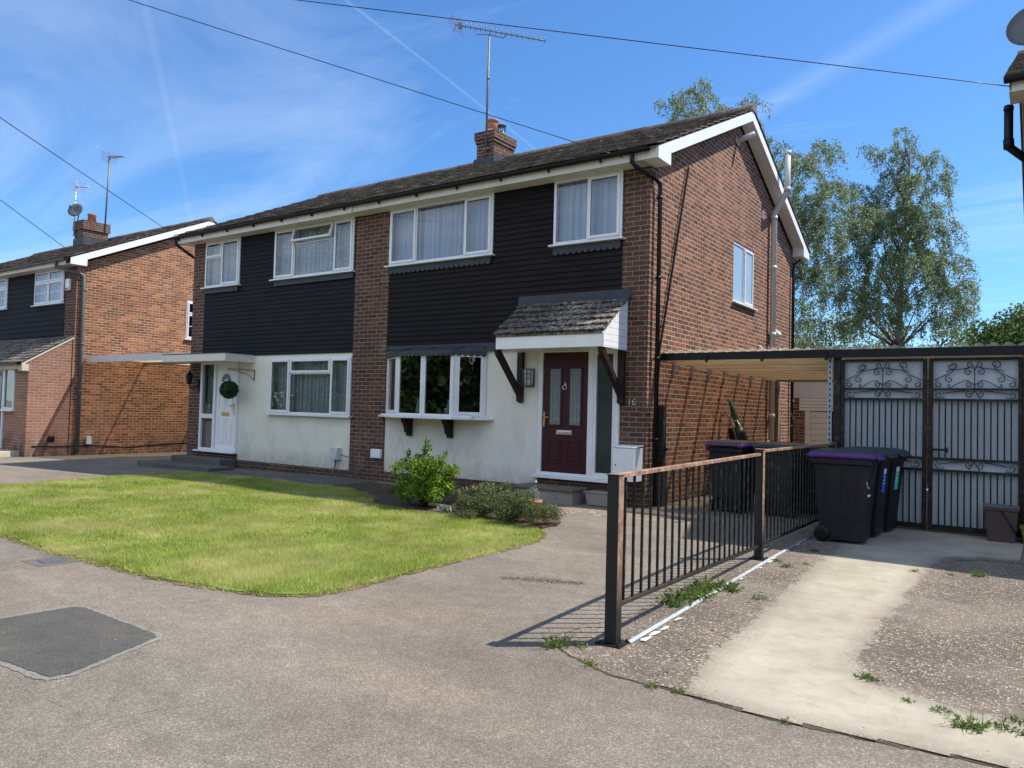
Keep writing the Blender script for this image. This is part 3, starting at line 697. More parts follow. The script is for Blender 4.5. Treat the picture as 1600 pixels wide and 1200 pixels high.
m = MB(); wall(m, -11.11, XP0, .285, 2.42, -.003, .2, hA); m.box(-9.70, -.003, .145, XP0, .2, .284); part(m, 'render_wall', 'render_a', label='cream painted rendered wall')
hB = [(-5.20, -2.97, 1.23, 2.33), (-1.87, -.445, .36, 2.38)]
m = MB(); wall(m, XP1, -.445, .36, 2.42, .002, .2, hB); m.box(XP1, .002, .185, -1.88, .2, .3595); part(m, 'render_wall', 'render_b', label='ivory painted rendered wall')
wA = [(-11.11, -9.82, 4.0, 5.06), (-8.62, -6.23, 4.0, 5.06)]; wB = [(-5.25, -2.88, 4.0, 5.06), (-1.64, -.455, 4.02, 5.06)]
m = MB(); wall(m, -11.11, XP0, 2.421, 5.09, .004, .2, wA); part(m, 'backing_wall', 'inside'); m = MB(); wall(m, XP1, -.445, 2.421, 5.09, .004, .2, wB); part(m, 'backing_wall', 'inside')
m = MB(); boards(m, -11.11, XP0, 2.41, 5.06, .003, wA); part(m, 'cladding', 'clad2', label='blue black lapped boarding')
m = MB(); boards(m, XP1, -.445, 2.41, 5.06, .003, wB); part(m, 'cladding', 'clad', label='near black lapped boarding')
m = MB()      # floors, party wall, rooms
m.box(XL+.26, .21, -.05, -.26, D-.26, .02); m.box(XL+.26, .21, 2.45, -.26, D-.26, 2.6); m.box(XL+.26, .21, 5.06, -.26, D-.26, 5.095)
m.box(-5.83, .26, .021, -5.63, D-.26, 2.449); m.box(-5.83, .26, 2.601, -5.63, D-.26, 5.059); m.box(XL+.26, 3.6, .021, -5.831, 3.7, 2.449); m.box(-5.629, 3.6, .021, -.26, 3.7, 2.449); m.box(XL+.26, 2.6, 2.601, -5.831, 2.7, 5.059); m.box(-5.629, 2.6, 2.601, -.26, 2.7, 5.059)
m.box(-2.3, .21, .021, -2.2, 3.59, 2.449); m.box(-9.2, .21, .021, -9.1, 3.59, 2.449)
part(m, 'interior', 'inside')
# roof
rf = roof(H, -11.83, .27, 0, 0, 21); rf.location = (5.7, 0, 0)
for a in ((.232, .25), (-11.81, -11.792)): m = MB(); barge(m, *a, 0, 0); part(m, 'bargeboard', 'white')
m = MB(); side_soffit(m, .001, .231, 0, 0); part(m, 'gable_soffit', 'white'); m = MB(); side_soffit(m, -11.791, XL-.001, 0, 0); part(m, 'gable_soffit', 'white'); m = MB()
m.box(-6.0, -.302, 5.048, -.001, -.001, 5.062); m.box(XL, -.302, 5.052, -6.001, -.001, 5.066); part(m, 'soffit', 'upvc_old')
m = MB(); m.box(-6.0, -.322, 5.046, .231, -.303, 5.20); part(m, 'fascia', 'upvc_old', bevel=.003); m = MB(); m.box(-11.79, -.334, 5.035, -6.001, -.303, 5.20); m.box(-6.02, -.345, 5.03, -5.99, -.335, 5.19); part(m, 'fascia', 'upvc_old', bevel=.003); m = MB(); m.box(-11.79, 8.06, 5.05, .23, 8.08, 5.2); part(m, 'fascia', 'upvc_old')
m = MB(); gutter(m, -11.86, .20, 8.14, 5.19, .058); part(m, 'gutter', 'black_pl'); m = MB(); gutter(m, -11.86, .13, -.385, 5.195, .058)
x = -11.7
while x < 0: m.box(x-.009, -.385, 5.10, x+.009, -.334, 5.145); x += .92
part(m, 'gutter', 'black_pl')
downpipe(H, [(-.13, -.385, 5.15), (-.13, -.38, 5.02), (-.10, -.33, 4.97), (.045, .08, 4.86), (.075, .16, 4.80), (.075, .165, 4.70), (.075, .165, .02)], clips=[(.075, .165, z) for z in (4.6, 3.4, 2.2, 1.0)]).location = (5.7, 0, 0)
downpipe(H, [(-11.80, -.385, 5.15), (-11.79, -.37, 5.02), (-11.66, -.05, 4.80), (-11.635, .08, 4.72), (-11.635, .10, 0)]).location = (5.7, 0, 0)
downpipe(H, [(.06, 8.1, 5.15), (.06, 8.05, 5.05), (.06, 7.58, 4.86), (.06, 7.5, 4.75), (.06, 7.5, 0)]).location = (5.7, 0, 0)
# flue on the gable
fl = MB(); fl.tube([(.09, 5.86, .9), (.09, 5.86, 5.60), (.13, 5.84, 5.70), (.36, 5.70, 5.98), (.40, 5.68, 6.08), (.40, 5.68, 6.86)], .058, 14)
for z in (1.4, 2.15, 3.1, 4.5, 5.55): fl.tube([(.09, 5.86, z-.04), (.09, 5.86, z+.04)], .068, 14)
for z in (6.08, 6.84): fl.tube([(.40, 5.68, z-.05), (.40, 5.68, z+.03)], .068, 14)
part(fl, 'flue_pipe', 'grey_pl')
m = MB(); m.tube([(.09, 5.86, 3.18), (.09, 6.25, 3.14)], .055, 12); m.tube([(.09, 6.23, 3.142), (.09, 6.27, 3.138)], .064, 12); m.tube([(.03, 5.15, 2.80), (.05, 5.35, 2.74), (.05, 6.3, 2.66), (.05, 6.6, 2.70), (.02, 6.65, 2.86)], .018, 8)
part(m, 'overflow_pipe', 'white')
m = MB(); m.tube([(0.0, 3.72, 6.55), (.02, 3.72, 6.555)], .085, 14); m.tube([(.0, 3.72, 6.55), (.18, 3.74, 6.60), (.33, 3.76, 6.65)], [.05, .05, .045], 12); part(m, 'vent_pipe', 'grey_pl')
m = MB(); m.box(.0, 5.30, 5.44, .014, 5.40, 5.60); part(m, 'vent_plate', 'white')
m = MB(); m.tube([(.05, 1.32, 5.42), (.05, 1.30, 5.36), (.045, .30, 2.26), (.045, .29, 1.9)], .014, 6); m.tube([(.02, 1.34, 5.40), (.02, .33, 2.28)], .008, 6); part(m, 'conduit_and_shadow', 'black_pl')  # the thinner black tube stands in for the conduit's shadow on the brick
# chimney (a part of the roof) with its pots and aerial
ch = MB(); ch.box(-5.93, 3.36, 6.3, -5.45, 4.15, 7.60); ch.box(-5.955, 3.335, 7.44, -5.425, 4.175, 7.52); ch.box(-5.975, 3.315, 7.5205, -5.405, 4.195, 7.70); co = part(ch, 'chimney', 'brick_front')
m = MB(); m.lathe([(.23, 0), (.20, .04), (.15, .08)], (-5.68, 3.58, 7.70), 12); m.box(-5.90, 3.40, 7.70, -5.48, 4.12, 7.735); m.build('mortar_cap', conc_mat('lichened_mortar', (.30, .24, .10), (.34, .31, .24)), co)
m = MB(); m.lathe([(.125, 0), (.115, .20), (.112, .24), (.135, .245), (.14, .285), (.12, .29), (.095, .285), (.09, .1)], (-5.68, 3.60, 7.74), 18); m.build('chimney_pot', 'terracotta', co)
m = MB(); m.lathe([(.10, 0), (.10, .05), (.085, .06), (.085, .12)], (-5.66, 3.93, 7.74), 16)
for k in range(10): t = 2*PI*k/10; m.box(-.009, -.006, 0, .009, .006, .14, Matrix.Rotation(t, 3, 'Z'), (-5.66+.085*math.cos(t), 3.93+.085*math.sin(t), 7.85))
m.lathe([(.11, 0), (.12, .02), (.09, .04)], (-5.66, 3.93, 7.985), 16); m.build('chimney_cowl', 'darkgrey_pl', co)
m = MB(); m.prism([(3.31, 6.88), (3.36, 6.92), (3.36, 7.1), (3.31, 7.06)], 0, -5.98, -5.40); m.box(-5.45, 3.36, 6.86, -5.432, 3.72, 7.18); m.box(-5.45, 3.72, 6.9, -5.432, 4.0, 7.24); m.build('flashing', 'lead', co)
def aerial(root_off, base, top, boom0, boom1, mat, nel=17, r=.014, refl=True, el=.14, mrad=.02, vert=False):
    m = MB(); m.tube([base, top], mrad, 8)
    b0, b1 = Vector(boom0), Vector(boom1); m.tube([b0, b1], r, 6)
    d = (b1-b0); h = Vector((d.y, -d.x, 0)).normalized()
    for i in range(nel):
        c = b0+d*(.12+.88*i/(nel-1)); L = el*(1-.25*i/nel); (m.tube([c-Vector((0, 0, L*.45)), c+Vector((.02, 0, L*.75))], .006, 5) if vert else m.tube([c-h*L, c+h*L], .005, 5))
        m.tube([c-Vector((0, 0, .02)), c+Vector((0, 0, .04))], .006, 5)
    c = b0+d*.06; m.box(-.05, -.02, -.07, .05, .02, .07, None, c)
    if refl:
        c = b0; up = Vector((0, 0, 1)); back = -d.normalized()
        for k in range(-3, 4):
            p = c+up*(.055*k)+back*(-.03*abs(k)+.02); m.tube([p-h*.26, p+h*.26], .005, 5)
        m.tube([c+up*.19+back*.07, c, c-up*.19+back*.07], .008, 5)
    return m
am = aerial(None, (-5.62, 3.31, 7.2), (-5.62, 3.31, 9.92), (-6.66, 3.35, 10.43), (-4.10, 3.30, 9.36), 'alu', 16, vert=True)
am.tube([(-6.05, 3.32, 10.17), (-6.02, 3.32, 10.02), (-5.62, 3.31, 9.90), (-5.22, 3.31, 9.72), (-5.15, 3.31, 9.80)], .011, 6)
am.tube([(-5.63, 3.29, 9.8), (-5.64, 3.285, 8.8), (-5.63, 3.285, 7.9), (-5.66, 3.30, 7.3)], .006, 5)
for z in (7.28, 7.62): am.box(-5.70, 3.30, z-.02, -5.54, 3.36, z+.02)
am.tube([(-5.64, 3.31, 8.9), (-5.60, 3.31, 8.9)], .04, 8)
ao = part(am, 'television_aerial', 'alu')

# windows of the pair
def W_(x0, x1, z0, z1, panes, **k):
    o = window(H, x0, x1, z0, z1, panes, **k); o.location = Vector(o.location)+Vector((5.7, 0, 0)); return o
W_(-11.105, -9.82, 4.0, 5.055, [(0, .49, 0, .64), (0, .49, .64, 1), (.49, 1, 0, 1)], sash=(1, 2), curtain='lace', seed=2)
W_(-8.63, -6.225, 4.0, 5.055, [(0, .27, 0, 1), (.27, .77, 0, .66), (.27, .77, .66, 1), (.77, 1, 0, 1)], sash=(0, 3), openv=2, curtain='lace', seed=3, label='upstairs window with top light tilted open')
W_(-8.63, -6.19, 1.18, 2.34, [(0, .265, 0, 1), (.265, .77, 0, .72), (.265, .77, .72, 1), (.77, 1, 0, 1)], sash=(0, 2, 3), curtain='lace', seed=4, cgap=.16)
W_(-5.27, -2.87, 4.0, 5.055, [(0, .28, 0, 1), (.28, .745, 0, 1), (.745, 1, 0, 1)], sash=(0, 2), curtain='net', seed=5, ch=[(0, .28), (.28, 1)])
W_(-1.66, -.445, 4.02, 5.055, [(0, .51, 0, 1), (.51, 1, 0, 1)], sash=(1,), curtain='net', seed=6)
window(H, 3.645, 4.845, 3.51, 4.655, [(0, .53, 0, 1), (.53, 1, 0, 1)], sash=(1,), out=.0, back=.06, curtain=None, glass='obscure', mtx=Matrix.Translation((5.7, 0, 0)) @ Matrix.Rotation(PI/2, 4, 'Z'), sillx=(.06, .10), silld=.07, label='side window with obscured blue panes')
for a in ((-11.11, -9.84), (-8.60, -6.20)): m = MB(); m.box(a[0], -.058, 3.86, a[1], -.042, 3.968); part(m, 'lead_apron', 'lead')
for a in ((-5.26, -2.90, 3.985, 3.84), (-1.66, -.46, 4.0, 3.855)): m = MB(); scallops(m, *a, -.040); part(m, 'lead_apron', 'lead', label='scalloped lead edging')
# bay
bp = [(-5.22, 0.0), (-4.60, -.40), (-3.98, -.43), (-3.34, -.40), (-2.95, 0.0)]
bay = MB(); gl = MB(); z0, z1 = 1.232, 2.345
for i in range(4):
    a, b = Vector((*bp[i], 0)), Vector((*bp[i+1], 0)); d = b-a; L = d.length; R = Matrix.Rotation(math.atan2(d.y, d.x), 3, 'Z'); fr = MB(); frame_rect(fr, .004, L-.004, z0, z1, .05, -.02, .035)
    if i in (0, 3): frame_rect(fr, .055, L-.055, z0+.05, z1-.05, .045, -.032, .01)
    gi = .10 if i in (0, 3) else .05
    bay.add([R @ Vector(v)+a for v in fr.v], fr.f); gl.add([R @ Vector(v)+a for v in ((gi, 0, z0+gi), (L-gi, 0, z0+gi), (L-gi, 0, z1-gi), (gi, 0, z1-gi))], [(0, 1, 2, 3)])
for p in bp[1:-1]: bay.tube([(p[0], p[1]-.008, z0), (p[0], p[1]-.008, z1)], .03, 8, False)
bo = part(bay, 'bay_window', 'upvc', bevel=.003, label='white bow window on dark timber brackets')
gl.build('pane', 'glass_d', bo)
m = MB(); m.prism([(-5.42, -.022), (-5.32, -.13), (-4.68, -.50), (-4.0, -.535), (-3.28, -.50), (-2.80, -.08), (-2.76, -.002)], 2, 1.196, 1.230); m.build('sill', 'upvc', bo, .006)
m = MB()
for i in range(4):
    a, b = bp[i], bp[i+1]; o1 = .06; m.quad((a[0], a[1]-o1, 2.35), (b[0], b[1]-o1, 2.35), (b[0]*.9+a[0]*.1, -.02, 2.47), (a[0]*.9+b[0]*.1, -.02, 2.47))
    d = Vector((b[0]-a[0], b[1]-a[1], 0)); L = d.length; R = Matrix.Rotation(math.atan2(d.y, d.x), 3, 'Z'); sc = MB(); scallops(sc, -.03, L+.03, 2.36, 2.262, 0, .05); m.add([R @ Vector(v)+Vector((a[0], a[1]-o1, 0)) for v in sc.v], sc.f)
m.box(-5.28, -.05, 2.43, -2.36, -.028, 2.50); m.box(-2.95, -.045, 2.36, -2.36, -.02, 2.4295)
m.build('lead_roof', 'lead', bo)
for x in (-4.63, -3.68):
    m = MB(); m.prism([(-.004, 1.19), (-.22, 1.19), (-.22, 1.14), (-.17, 1.09), (-.14, 1.02), (-.12, .94), (-.08, .92), (-.07, .87), (-.004, .87)], 0, x-.05, x+.05); m.build('bracket', 'brown_wood', bo, .006)
for x, kind in ((-4.32, 0), (-3.62, 1)):       # ornaments on the inner sill
    m = MB(); m.lathe([(.045, 0), (.05, .08), (.03, .18), (.018, .24), (.03, .27)], (x, -.16, 1.26), 14); t = tag(m.build('vase', 'white'), 'pale slim vase inside the bow window, %s' % ('beside the pane nearest the middle brick pier' if kind == 0 else 'behind its second front pane'), 'vase', 'vases on the bow window sill')
m = MB(); m.box(-5.1, -.30, 1.2305, -3.0, .15, 1.258); m.build('inner_sill', 'upvc', bo)
# porch of the burgundy door
pr = MB(); tiled_slope(pr, -2.24, -.30, (-.80, 2.535), (-.012, 3.11), .165, .17, .024, .006, 31); pr.prism([(-.80, 2.52), (-.01, 3.095), (-.01, 3.06), (-.78, 2.5)], 0, -2.20, -.345)
po = part(pr, 'porch_roof', 'tile_porch', label='small lean to porch roof with lichen on its tiles')
m = MB(); m.box(-2.21, -.765, 2.315, -.335, -.745, 2.53); m.box(-2.21, -.744, 2.325, -.335, -.005, 2.335); m.build('fascia', 'white', po, .003)
for X in (-.349, -2.21):
    m = MB(); z = 2.312; k = 0
    while z < 3.08:
        zt = min(z+.098, 3.09); yf = lambda q: -.762 if q < 2.53 else -.762+(q-2.53)/.575*.77
        m.prism([(yf(z), z), (-.006, z), (-.006, zt-.004), (yf(zt-.004), zt-.004)], 0, X, X+.014 if X > -1 else X+.012); z += .098
    m.prism([(-.775, 2.50), (-.755, 2.50), (-.005, 3.055), (-.005, 3.085)], 0, X+.002, X+.022)
    m.build('side_panel', 'white', po)
m = MB(); m.prism([(-.13, 3.055), (-.008, 3.13), (-.008, 3.115), (-.12, 3.04)], 0, -2.30, -.28); m.box(-2.30, -.048, 3.10, -.28, -.030, 3.235); m.build('lead_flashing', 'lead', po, .003)
for x in (-2.22, -.395):
    m = MB(); m.box(x-.05, -.09, 1.52, x+.05, -.008, 2.32); m.prism([(-.09, 1.72), (-.09, 1.60), (-.72, 2.24), (-.74, 2.32), (-.66, 2.32)], 0, x-.04, x+.04)
    m.prism([(-.09, 1.55), (-.05, 1.5), (-.02, 1.5), (-.02, 1.52)], 0, x-.035, x+.035); m.build('bracket', 'brown_wood', po, .006)
# doors
def door_b():
    m = MB(); x0, x1, zb, zt = -1.87, -.43, .37, 2.385
    frame_rect(m, x0, x1, zb, zt, .075, -.045, .06, .05); m.box(-.965, -.044, zb+.05, -.865, .055, zt-.075)
    frame_rect(m, -.865, x1-.076, zb+.05, zt-.075, .04, -.035, .04)
    m.box(x0-.06, -.11, zb-.045, x1+.04, .05, zb-.002)
    f = part(m, 'door_frame', 'upvc', bevel=.004)
    MB().quad((-.83, .0, .45), (-.54, .0, .45), (-.54, .0, 2.28), (-.83, .0, 2.28)).build('pane', 'smoke', f)
    d = MB(); lx0, lx1 = -1.793, -.968; d.box(lx0, -.02, zb+.052, lx1, .03, zt-.077)
    W2 = lx1-lx0
    for (a, b, c, e) in ((.16, .40, 1.17, 2.05), (.60, .84, 1.17, 2.05)): frame_rect(d, lx0+a*W2-.03, lx0+b*W2+.03, c-.03, e+.03, .03, -.034, -.019)
    for (a, b, c, e) in ((.14, .44, .56, .93), (.56, .86, .56, .93)):
        frame_rect(d, lx0+a*W2, lx0+b*W2, c, e, .022, -.030, -.0195); d.box(lx0+a*W2+.05, -.027, c+.05, lx0+b*W2-.05, -.0196, e-.05)
    do = part(d, 'front_door', 'door_red', bevel=.004, label='burgundy panelled front door')
    for (a, b) in ((.16, .40), (.60, .84)):
        g = MB(); gx0, gx1 = lx0+a*W2, lx0+b*W2; g.box(gx0, -.024, 1.17, gx1, -.0203, 2.05); p = g.build('glass_panel', 'leaded', do)
        s = MB(); w = gx1-gx0
        for t in (.18, .42, .58, .82): s.box(gx0+w*t-.003, -.0265, 1.2, gx0+w*t+.003, -.0245, 1.95-(abs(t-.5)*.1))
        for z in (1.26, 1.46, 1.98): s.box(gx0+.01, -.0265, z-.003, gx1-.01, -.0246, z+.003)
        cx = (gx0+gx1)/2
        for k in range(6): s.tube([(cx+w*.30*math.cos(PI*k/6), -.026, 1.86+.09*math.sin(PI*k/6)), (cx+w*.30*math.cos(PI*(k+1)/6), -.026, 1.86+.09*math.sin(PI*(k+1)/6))], .003, 5)
        s.build('leading', 'galv', do)
    cx = (lx0+lx1)/2
    MB().box(cx-.14, -.036, 1.015, cx+.14, -.021, 1.085).box(cx-.115, -.044, 1.03, cx+.115, -.0365, 1.07).build('letterbox', 'chrome', do, .004)
    k = MB(); k.lathe([(.02, 0), (.024, .006), (.014, .014)], (0, 0, 0), 14); k2 = MB(); R = Matrix.Rotation(PI/2, 3, 'X'); k2.add([R @ Vector(v)+Vector((cx, -.021, 1.80)) for v in k.v], k.f, True)
    k2.tube([(cx+.034*math.sin(2*PI*i/16), -.045, 1.755+.034*math.cos(2*PI*i/16)) for i in range(17)], .008, 6); k2.tube([(cx, -.03, 1.86), (cx, -.035, 1.80)], [.004, .01], 8); k2.build('knocker', 'chrome', do)
    h = MB(); h.box(lx0+.018, -.032, 1.13, lx0+.052, -.021, 1.37); h.tube([(lx0+.035, -.03, 1.28), (lx0+.035, -.065, 1.28), (lx0+.14, -.068, 1.28)], .010, 8); h.build('door_handle', 'brass', do)
door_b()
def door_a():
    m = MB(); x0, x1, zb, zt = -11.10, -9.715, .305, 2.31
    frame_rect(m, x0, x1, zb, zt, .07, -.05, .06, .05); m.box(-10.60, -.049, zb+.05, -10.51, .055, zt-.07); m.box(x0+.07, -.048, 1.02, -10.60, .05, 1.12); m.box(x0-.08, -.13, zb-.035, x1+.03, .05, zb-.002)
    f = part(m, 'door_frame', 'upvc', bevel=.004)
    g = MB(); g.quad((x0+.06, 0, zb+.04), (-10.59, 0, zb+.04), (-10.59, 0, 1.03), (x0+.06, 0, 1.03)); g.quad((x0+.06, 0, 1.11), (-10.59, 0, 1.11), (-10.59, 0, zt-.06), (x0+.06, 0, zt-.06)); g.build('pane', 'glass_d', f)
    cv = MB(); v, fc = wavy(x0+.05, -10.58, .3, 2.3, .10, .01, 20, 8); cv.add(v, fc, True); cv.build('curtain', 'lace', f)
    d = MB(); lx0, lx1 = -10.505, -9.79; d.box(lx0, -.02, zb+.052, lx1, .03, zt-.072); W2 = lx1-lx0
    for (a, b, c, e) in ((.14, .46, 1.22, 1.70), (.54, .86, 1.22, 1.70), (.14, .46, .50, 1.04), (.54, .86, .50, 1.04)):
        frame_rect(d, lx0+a*W2, lx0+b*W2, c, e, .022, -.032, -.0195); d.box(lx0+a*W2+.045, -.028, c+.045, lx0+b*W2-.045, -.0196, e-.045)
    cx = (lx0+lx1)/2; n = 10
    for k in range(n): d.tube([(cx-.2*math.cos(PI*k/n), -.022, 1.84+.20*math.sin(PI*k/n)), (cx-.2*math.cos(PI*(k+1)/n), -.022, 1.84+.20*math.sin(PI*(k+1)/n))], .014, 6)
    d.box(cx-.215, -.034, 1.82, cx+.215, -.0195, 1.845)
    do = part(d, 'front_door', 'white', bevel=.003, label='white panelled front door with a fan light')
    p = MB(); p.prism([(cx-.185*math.cos(PI*k/14), 1.846+.185*math.sin(PI*k/14)) for k in range(15)], 1, -.024, -.0205); p.build('fan_light', 'leaded', do)
    s = MB()
    for t in (.5,): s.prism([(cx-.06*math.cos(PI*k/8), 1.846+.06*math.sin(PI*k/8)) for k in range(9)], 1, -.03, -.0245)
    s.build('fan_centre', 'white', do)
    MB().box(cx-.13, -.034, 1.09, cx+.13, -.021, 1.17).build('letterbox', 'brass', do, .004)
    h = MB(); h.box(lx1-.06, -.032, 1.12, lx1-.025, -.021, 1.38); h.tube([(lx1-.042, -.03, 1.32), (lx1-.042, -.07, 1.32), (lx1-.16, -.07, 1.32)], .010, 8); h.build('door_handle', 'brass', do)
    k = MB(); k.tube([(cx+.02*math.sin(2*PI*i/12), -.035, 1.66+.035*math.cos(2*PI*i/12)) for i in range(13)], .007, 6); k.build('knocker', 'brass', do)
door_a()
# flat canopy over the white door
m = MB(); m.box(-11.56, -.70, 2.27, -9.23, -.005, 2.40); m.box(-11.56, -.725, 2.255, -9.23, -.702, 2.415); m.box(-9.229, -.725, 2.255, -9.205, -.005, 2.415); part(m, 'canopy', 'upvc_old', bevel=.004, label='flat white board canopy over the white door')
m = MB(); m.box(-11.58, -.735, 2.416, -9.2, -.022, 2.43); part(m, 'canopy_felt', 'lead')
# small fixings on the pair
m = MB(); m.box(-5.555, -.075, .425, -5.305, -.019, .59); m.box(-5.54, -.08, .44, -5.32, -.0755, .575); part(m, 'vent_box', 'white', bevel=.005)
m = MB(); m.box(-6.62, -.11, .335, -6.41, -.004, .56); m.box(-6.60, -.118, .36, -6.43, -.111, .54); part(m, 'meter_box', 'grey_pl', bevel=.012, label='small grey meter box')
m = MB(); m.tube([(-6.53, -.05, .34), (-6.53, -.05, .2), (-6.58, -.09, .02), (-6.62, -.12, -.05)], .014, 6); m.tube([(-6.41, -.02, .43), (-6.3, -.012, .41), (-6.19, -.03, .41)], .006, 5); part(m, 'cable', 'darkgrey_pl')
m = MB(); m.box(-.40, -.26, .39, -.035, -.005, .875); m.prism([(-.28, .875), (-.005, .90), (-.005, .912), (-.285, .888)], 0, -.41, -.025)
mo = part(m, 'meter_box', 'white', bevel=.006, label='large white meter box with a hinged door'); mm = MB(); mm.box(-.375, -.268, .42, -.085, -.261, .84); mm.build('meter_door', 'upvc', mo, .003); MB().tube([(-.35, -.272, .62), (-.35, -.266, .62)], .01, 8).build('lock', 'black_pl', mo)
m = MB(); m.tube([(-.10, -.12, .39), (-.10, -.13, .2), (-.08, -.15, .0)], .022, 8); m.tube([(-.30, -.12, .39), (-.29, -.12, .0)], .016, 8); part(m, 'cable', 'black_pl')
def text(s, size, mtx, mat, name, parent, ext=.004):
    cu = bpy.data.curves.new(name, 'FONT'); cu.body = s; cu.size = size; cu.extrude = ext; cu.align_x = 'CENTER'
    t = bpy.data.objects.new(name, cu); C.objects.link(t); dg = bpy.context.evaluated_depsgraph_get(); me = bpy.data.meshes.new_from_object(t.evaluated_get(dg)); bpy.data.objects.remove(t)
    me.transform(mtx); me.materials.clear(); me.materials.append(M[mat]); o = bpy.data.objects.new(name, me); C.objects.link(o); o.parent = parent; return o
t = text('16', .15, Matrix.Translation((-.235, -.012, 1.50)) @ Matrix.Rotation(PI/2, 4, 'X'), 'chrome', 'house_number', H); t.location = (5.7, 0, 0)
# lamps
m = MB(); m.prism([(-2.12, 2.03), (-1.98, 2.03), (-1.995, 1.79), (-2.105, 1.79)], 1, -.11, -.02); lo = part(m, 'wall_lamp', plain('lamp_glass', (.50, .50, .47), .3, .5, .05), bevel=.012, label='half round wall lamp with a dark cage')
m = MB()
for x in (-2.125, -2.05, -1.975): m.box(x-.006, -.125, 1.77, x+.006, -.113, 2.05)
for z in (1.78, 1.90, 1.97, 2.045): m.box(-2.13, -.13, z-.006, -1.97, -.126, z+.006)
m.box(-2.13, -.02, 1.76, -1.97, .0, 2.06); m.build('cage', 'darkgrey_pl', lo)
m = MB(); c = (-11.36, -.17); m.lathe([(.03, 0), (.055, .02), (.075, .19), (.085, .195), (.06, .25), (.02, .29), (.012, .33)], (*c, 1.78), 6, False); m.tube([(c[0], c[1], 1.78), (c[0]+.02, c[1], 1.70), (c[0]+.10, -.08, 1.70), (c[0]+.16, -.04, 1.76)], .012, 6); m.box(c[0]+.13, -.045, 1.62, c[0]+.21, -.019, 1.90); part(m, 'wall_lamp', 'black_pl', label='black coach lantern')
m = MB(); m.tube([(-9.72, -.02, 2.10), (-9.19, -.30, 2.08)], .009, 6); m.tube([(-9.72, -.02, 2.12), (-9.72, -.02, 1.88)], .009, 6)
m = MB(); m.tube([(-9.19, -.012, 2.09), (-9.60, -.36, 2.11)], .009, 6); m.tube([(-9.19, -.012, 2.10), (-9.19, -.012, 1.86)], .010, 6); m.tube([(-9.19, -.012, 1.88), (-9.30, -.10, 2.0), (-9.45, -.22, 2.06), (-9.56, -.33, 2.09)], .007, 6); m.tube([(-9.60+.02*math.cos(t), -.36, 2.09+.02*math.sin(t)) for t in [2*PI*k/8 for k in range(7)]], .005, 5); part(m, 'plant_bracket', 'black_pl')
# ------------------------------------------------------------------ neighbour on the left
NX = -17.18
NH = empty('brick_house', (NX, 0, gh(NX))); tag(NH, 'orange brick house at the left edge with pale brick porch and dish on its chimney', 'house')
def npart(mb, name, mat, parent=NH, bevel=0, label=None):
    o = mb.build(name, mat, parent, bevel)
    if parent is NH: o.location = (-NX, 0, -gh(NX))
    if label: o['label'] = label
    return o
NL = NX-11.6
m = MB(); wall(m, 0, D, -.4, 5.10, NX, NX-.25, [(3.30, 4.35, 3.32, 4.53)], 'y'); m.prism(gable_poly(0, 2*RY-.12, 5.101), 0, NX-.25, NX); wall(m, NL, NX-.25, -.4, 5.1, D-.25, D-.001, [], 'x'); npart(m, 'side_wall', 'brick_orange')
m = MB(); m.box(-17.80, -.006, -.4, NX-.001, .25, 5.09); npart(m, 'brick_pier', 'brick_front'); m = MB(); m.box(-23.4, -.006, -.4, -22.5, .25, 5.09); npart(m, 'brick_pier', 'brick_front')
wN = [(-19.62, -17.84, 4.06, 5.06), (-22.1, -21.45, 4.08, 5.06), (-26.3, -24.1, 4.08, 5.06), (-28.2, -27.2, 4.08, 5.06)]; wG = [(-26.6, -24.2, 1.1, 2.3)]
m = MB(); wall(m, NL, -17.80, 2.421, 5.09, .003, .2, wN); wall(m, NL, -17.8, -.4, 2.42, .003, .2, wG); npart(m, 'backing_wall', 'render_a')
m = MB(); boards(m, -22.5, -17.80, 2.41, 5.06, .002, wN, pitch=.15); npart(m, 'cladding', 'clad2'); m = MB(); boards(m, NL+.5, -23.4, 2.41, 5.06, .002, wN, pitch=.15); npart(m, 'cladding', 'clad2')
m = MB(); m.box(NL, .3, 2.45, NX-.3, D-.3, 2.6); m.box(NL, 2.6, 2.601, NX-.3, 2.7, 5.05); m.box(NL, .3, 5.06, NX-.3, D-.3, 5.09); m.box(-21.4, .3, 2.601, -20.0, 2.6, 5.05); npart(m, 'interior', 'inside')
rf = roof(NH, NL-.2, NX+.26, 0, 0, 51); rf.location = (-NX, 0, -gh(NX))
m = MB(); barge(m, NX+.222, NX+.24, 0, 0); npart(m, 'bargeboard', 'white')
m = MB(); side_soffit(m, NX+.001, NX+.221, 0, 0); m.box(NL, -.302, 5.048, NX-.001, -.001, 5.062); npart(m, 'soffit', 'upvc_old')
m = MB(); m.box(NL, -.322, 5.046, NX+.001, -.303, 5.20); npart(m, 'fascia', 'upvc_old')
m = MB(); gutter(m, NL, NX+.12, -.385, 5.195, .058); npart(m, 'gutter', 'darkgrey_pl')
o = downpipe(NH, [(NX-.45, -.385, 5.15), (NX-.45, -.36, 5.0), (NX+.03, .05, 4.86), (NX+.07, .15, 4.78), (NX+.07, .17, -.12)], .05, 'darkgrey_pl', [(NX+.07, .17, z) for z in (4.4, 2.9, 1.6)]); o.location = (-NX, 0, -gh(NX))
def WN(*a, **k):
    o = window(NH, *a, **k); mt = o.matrix_local.copy(); o.matrix_local = Matrix.Translation((-NX, 0, -gh(NX))) @ mt; return o
WN(-19.60, -17.85, 4.07, 5.06, [(0, .5, 0, .66), (0, .5, .66, 1), (.5, 1, 0, .66), (.5, 1, .66, 1)], sash=(0, 1, 2, 3), bars=((2, 2),), curtain='net', seed=12)
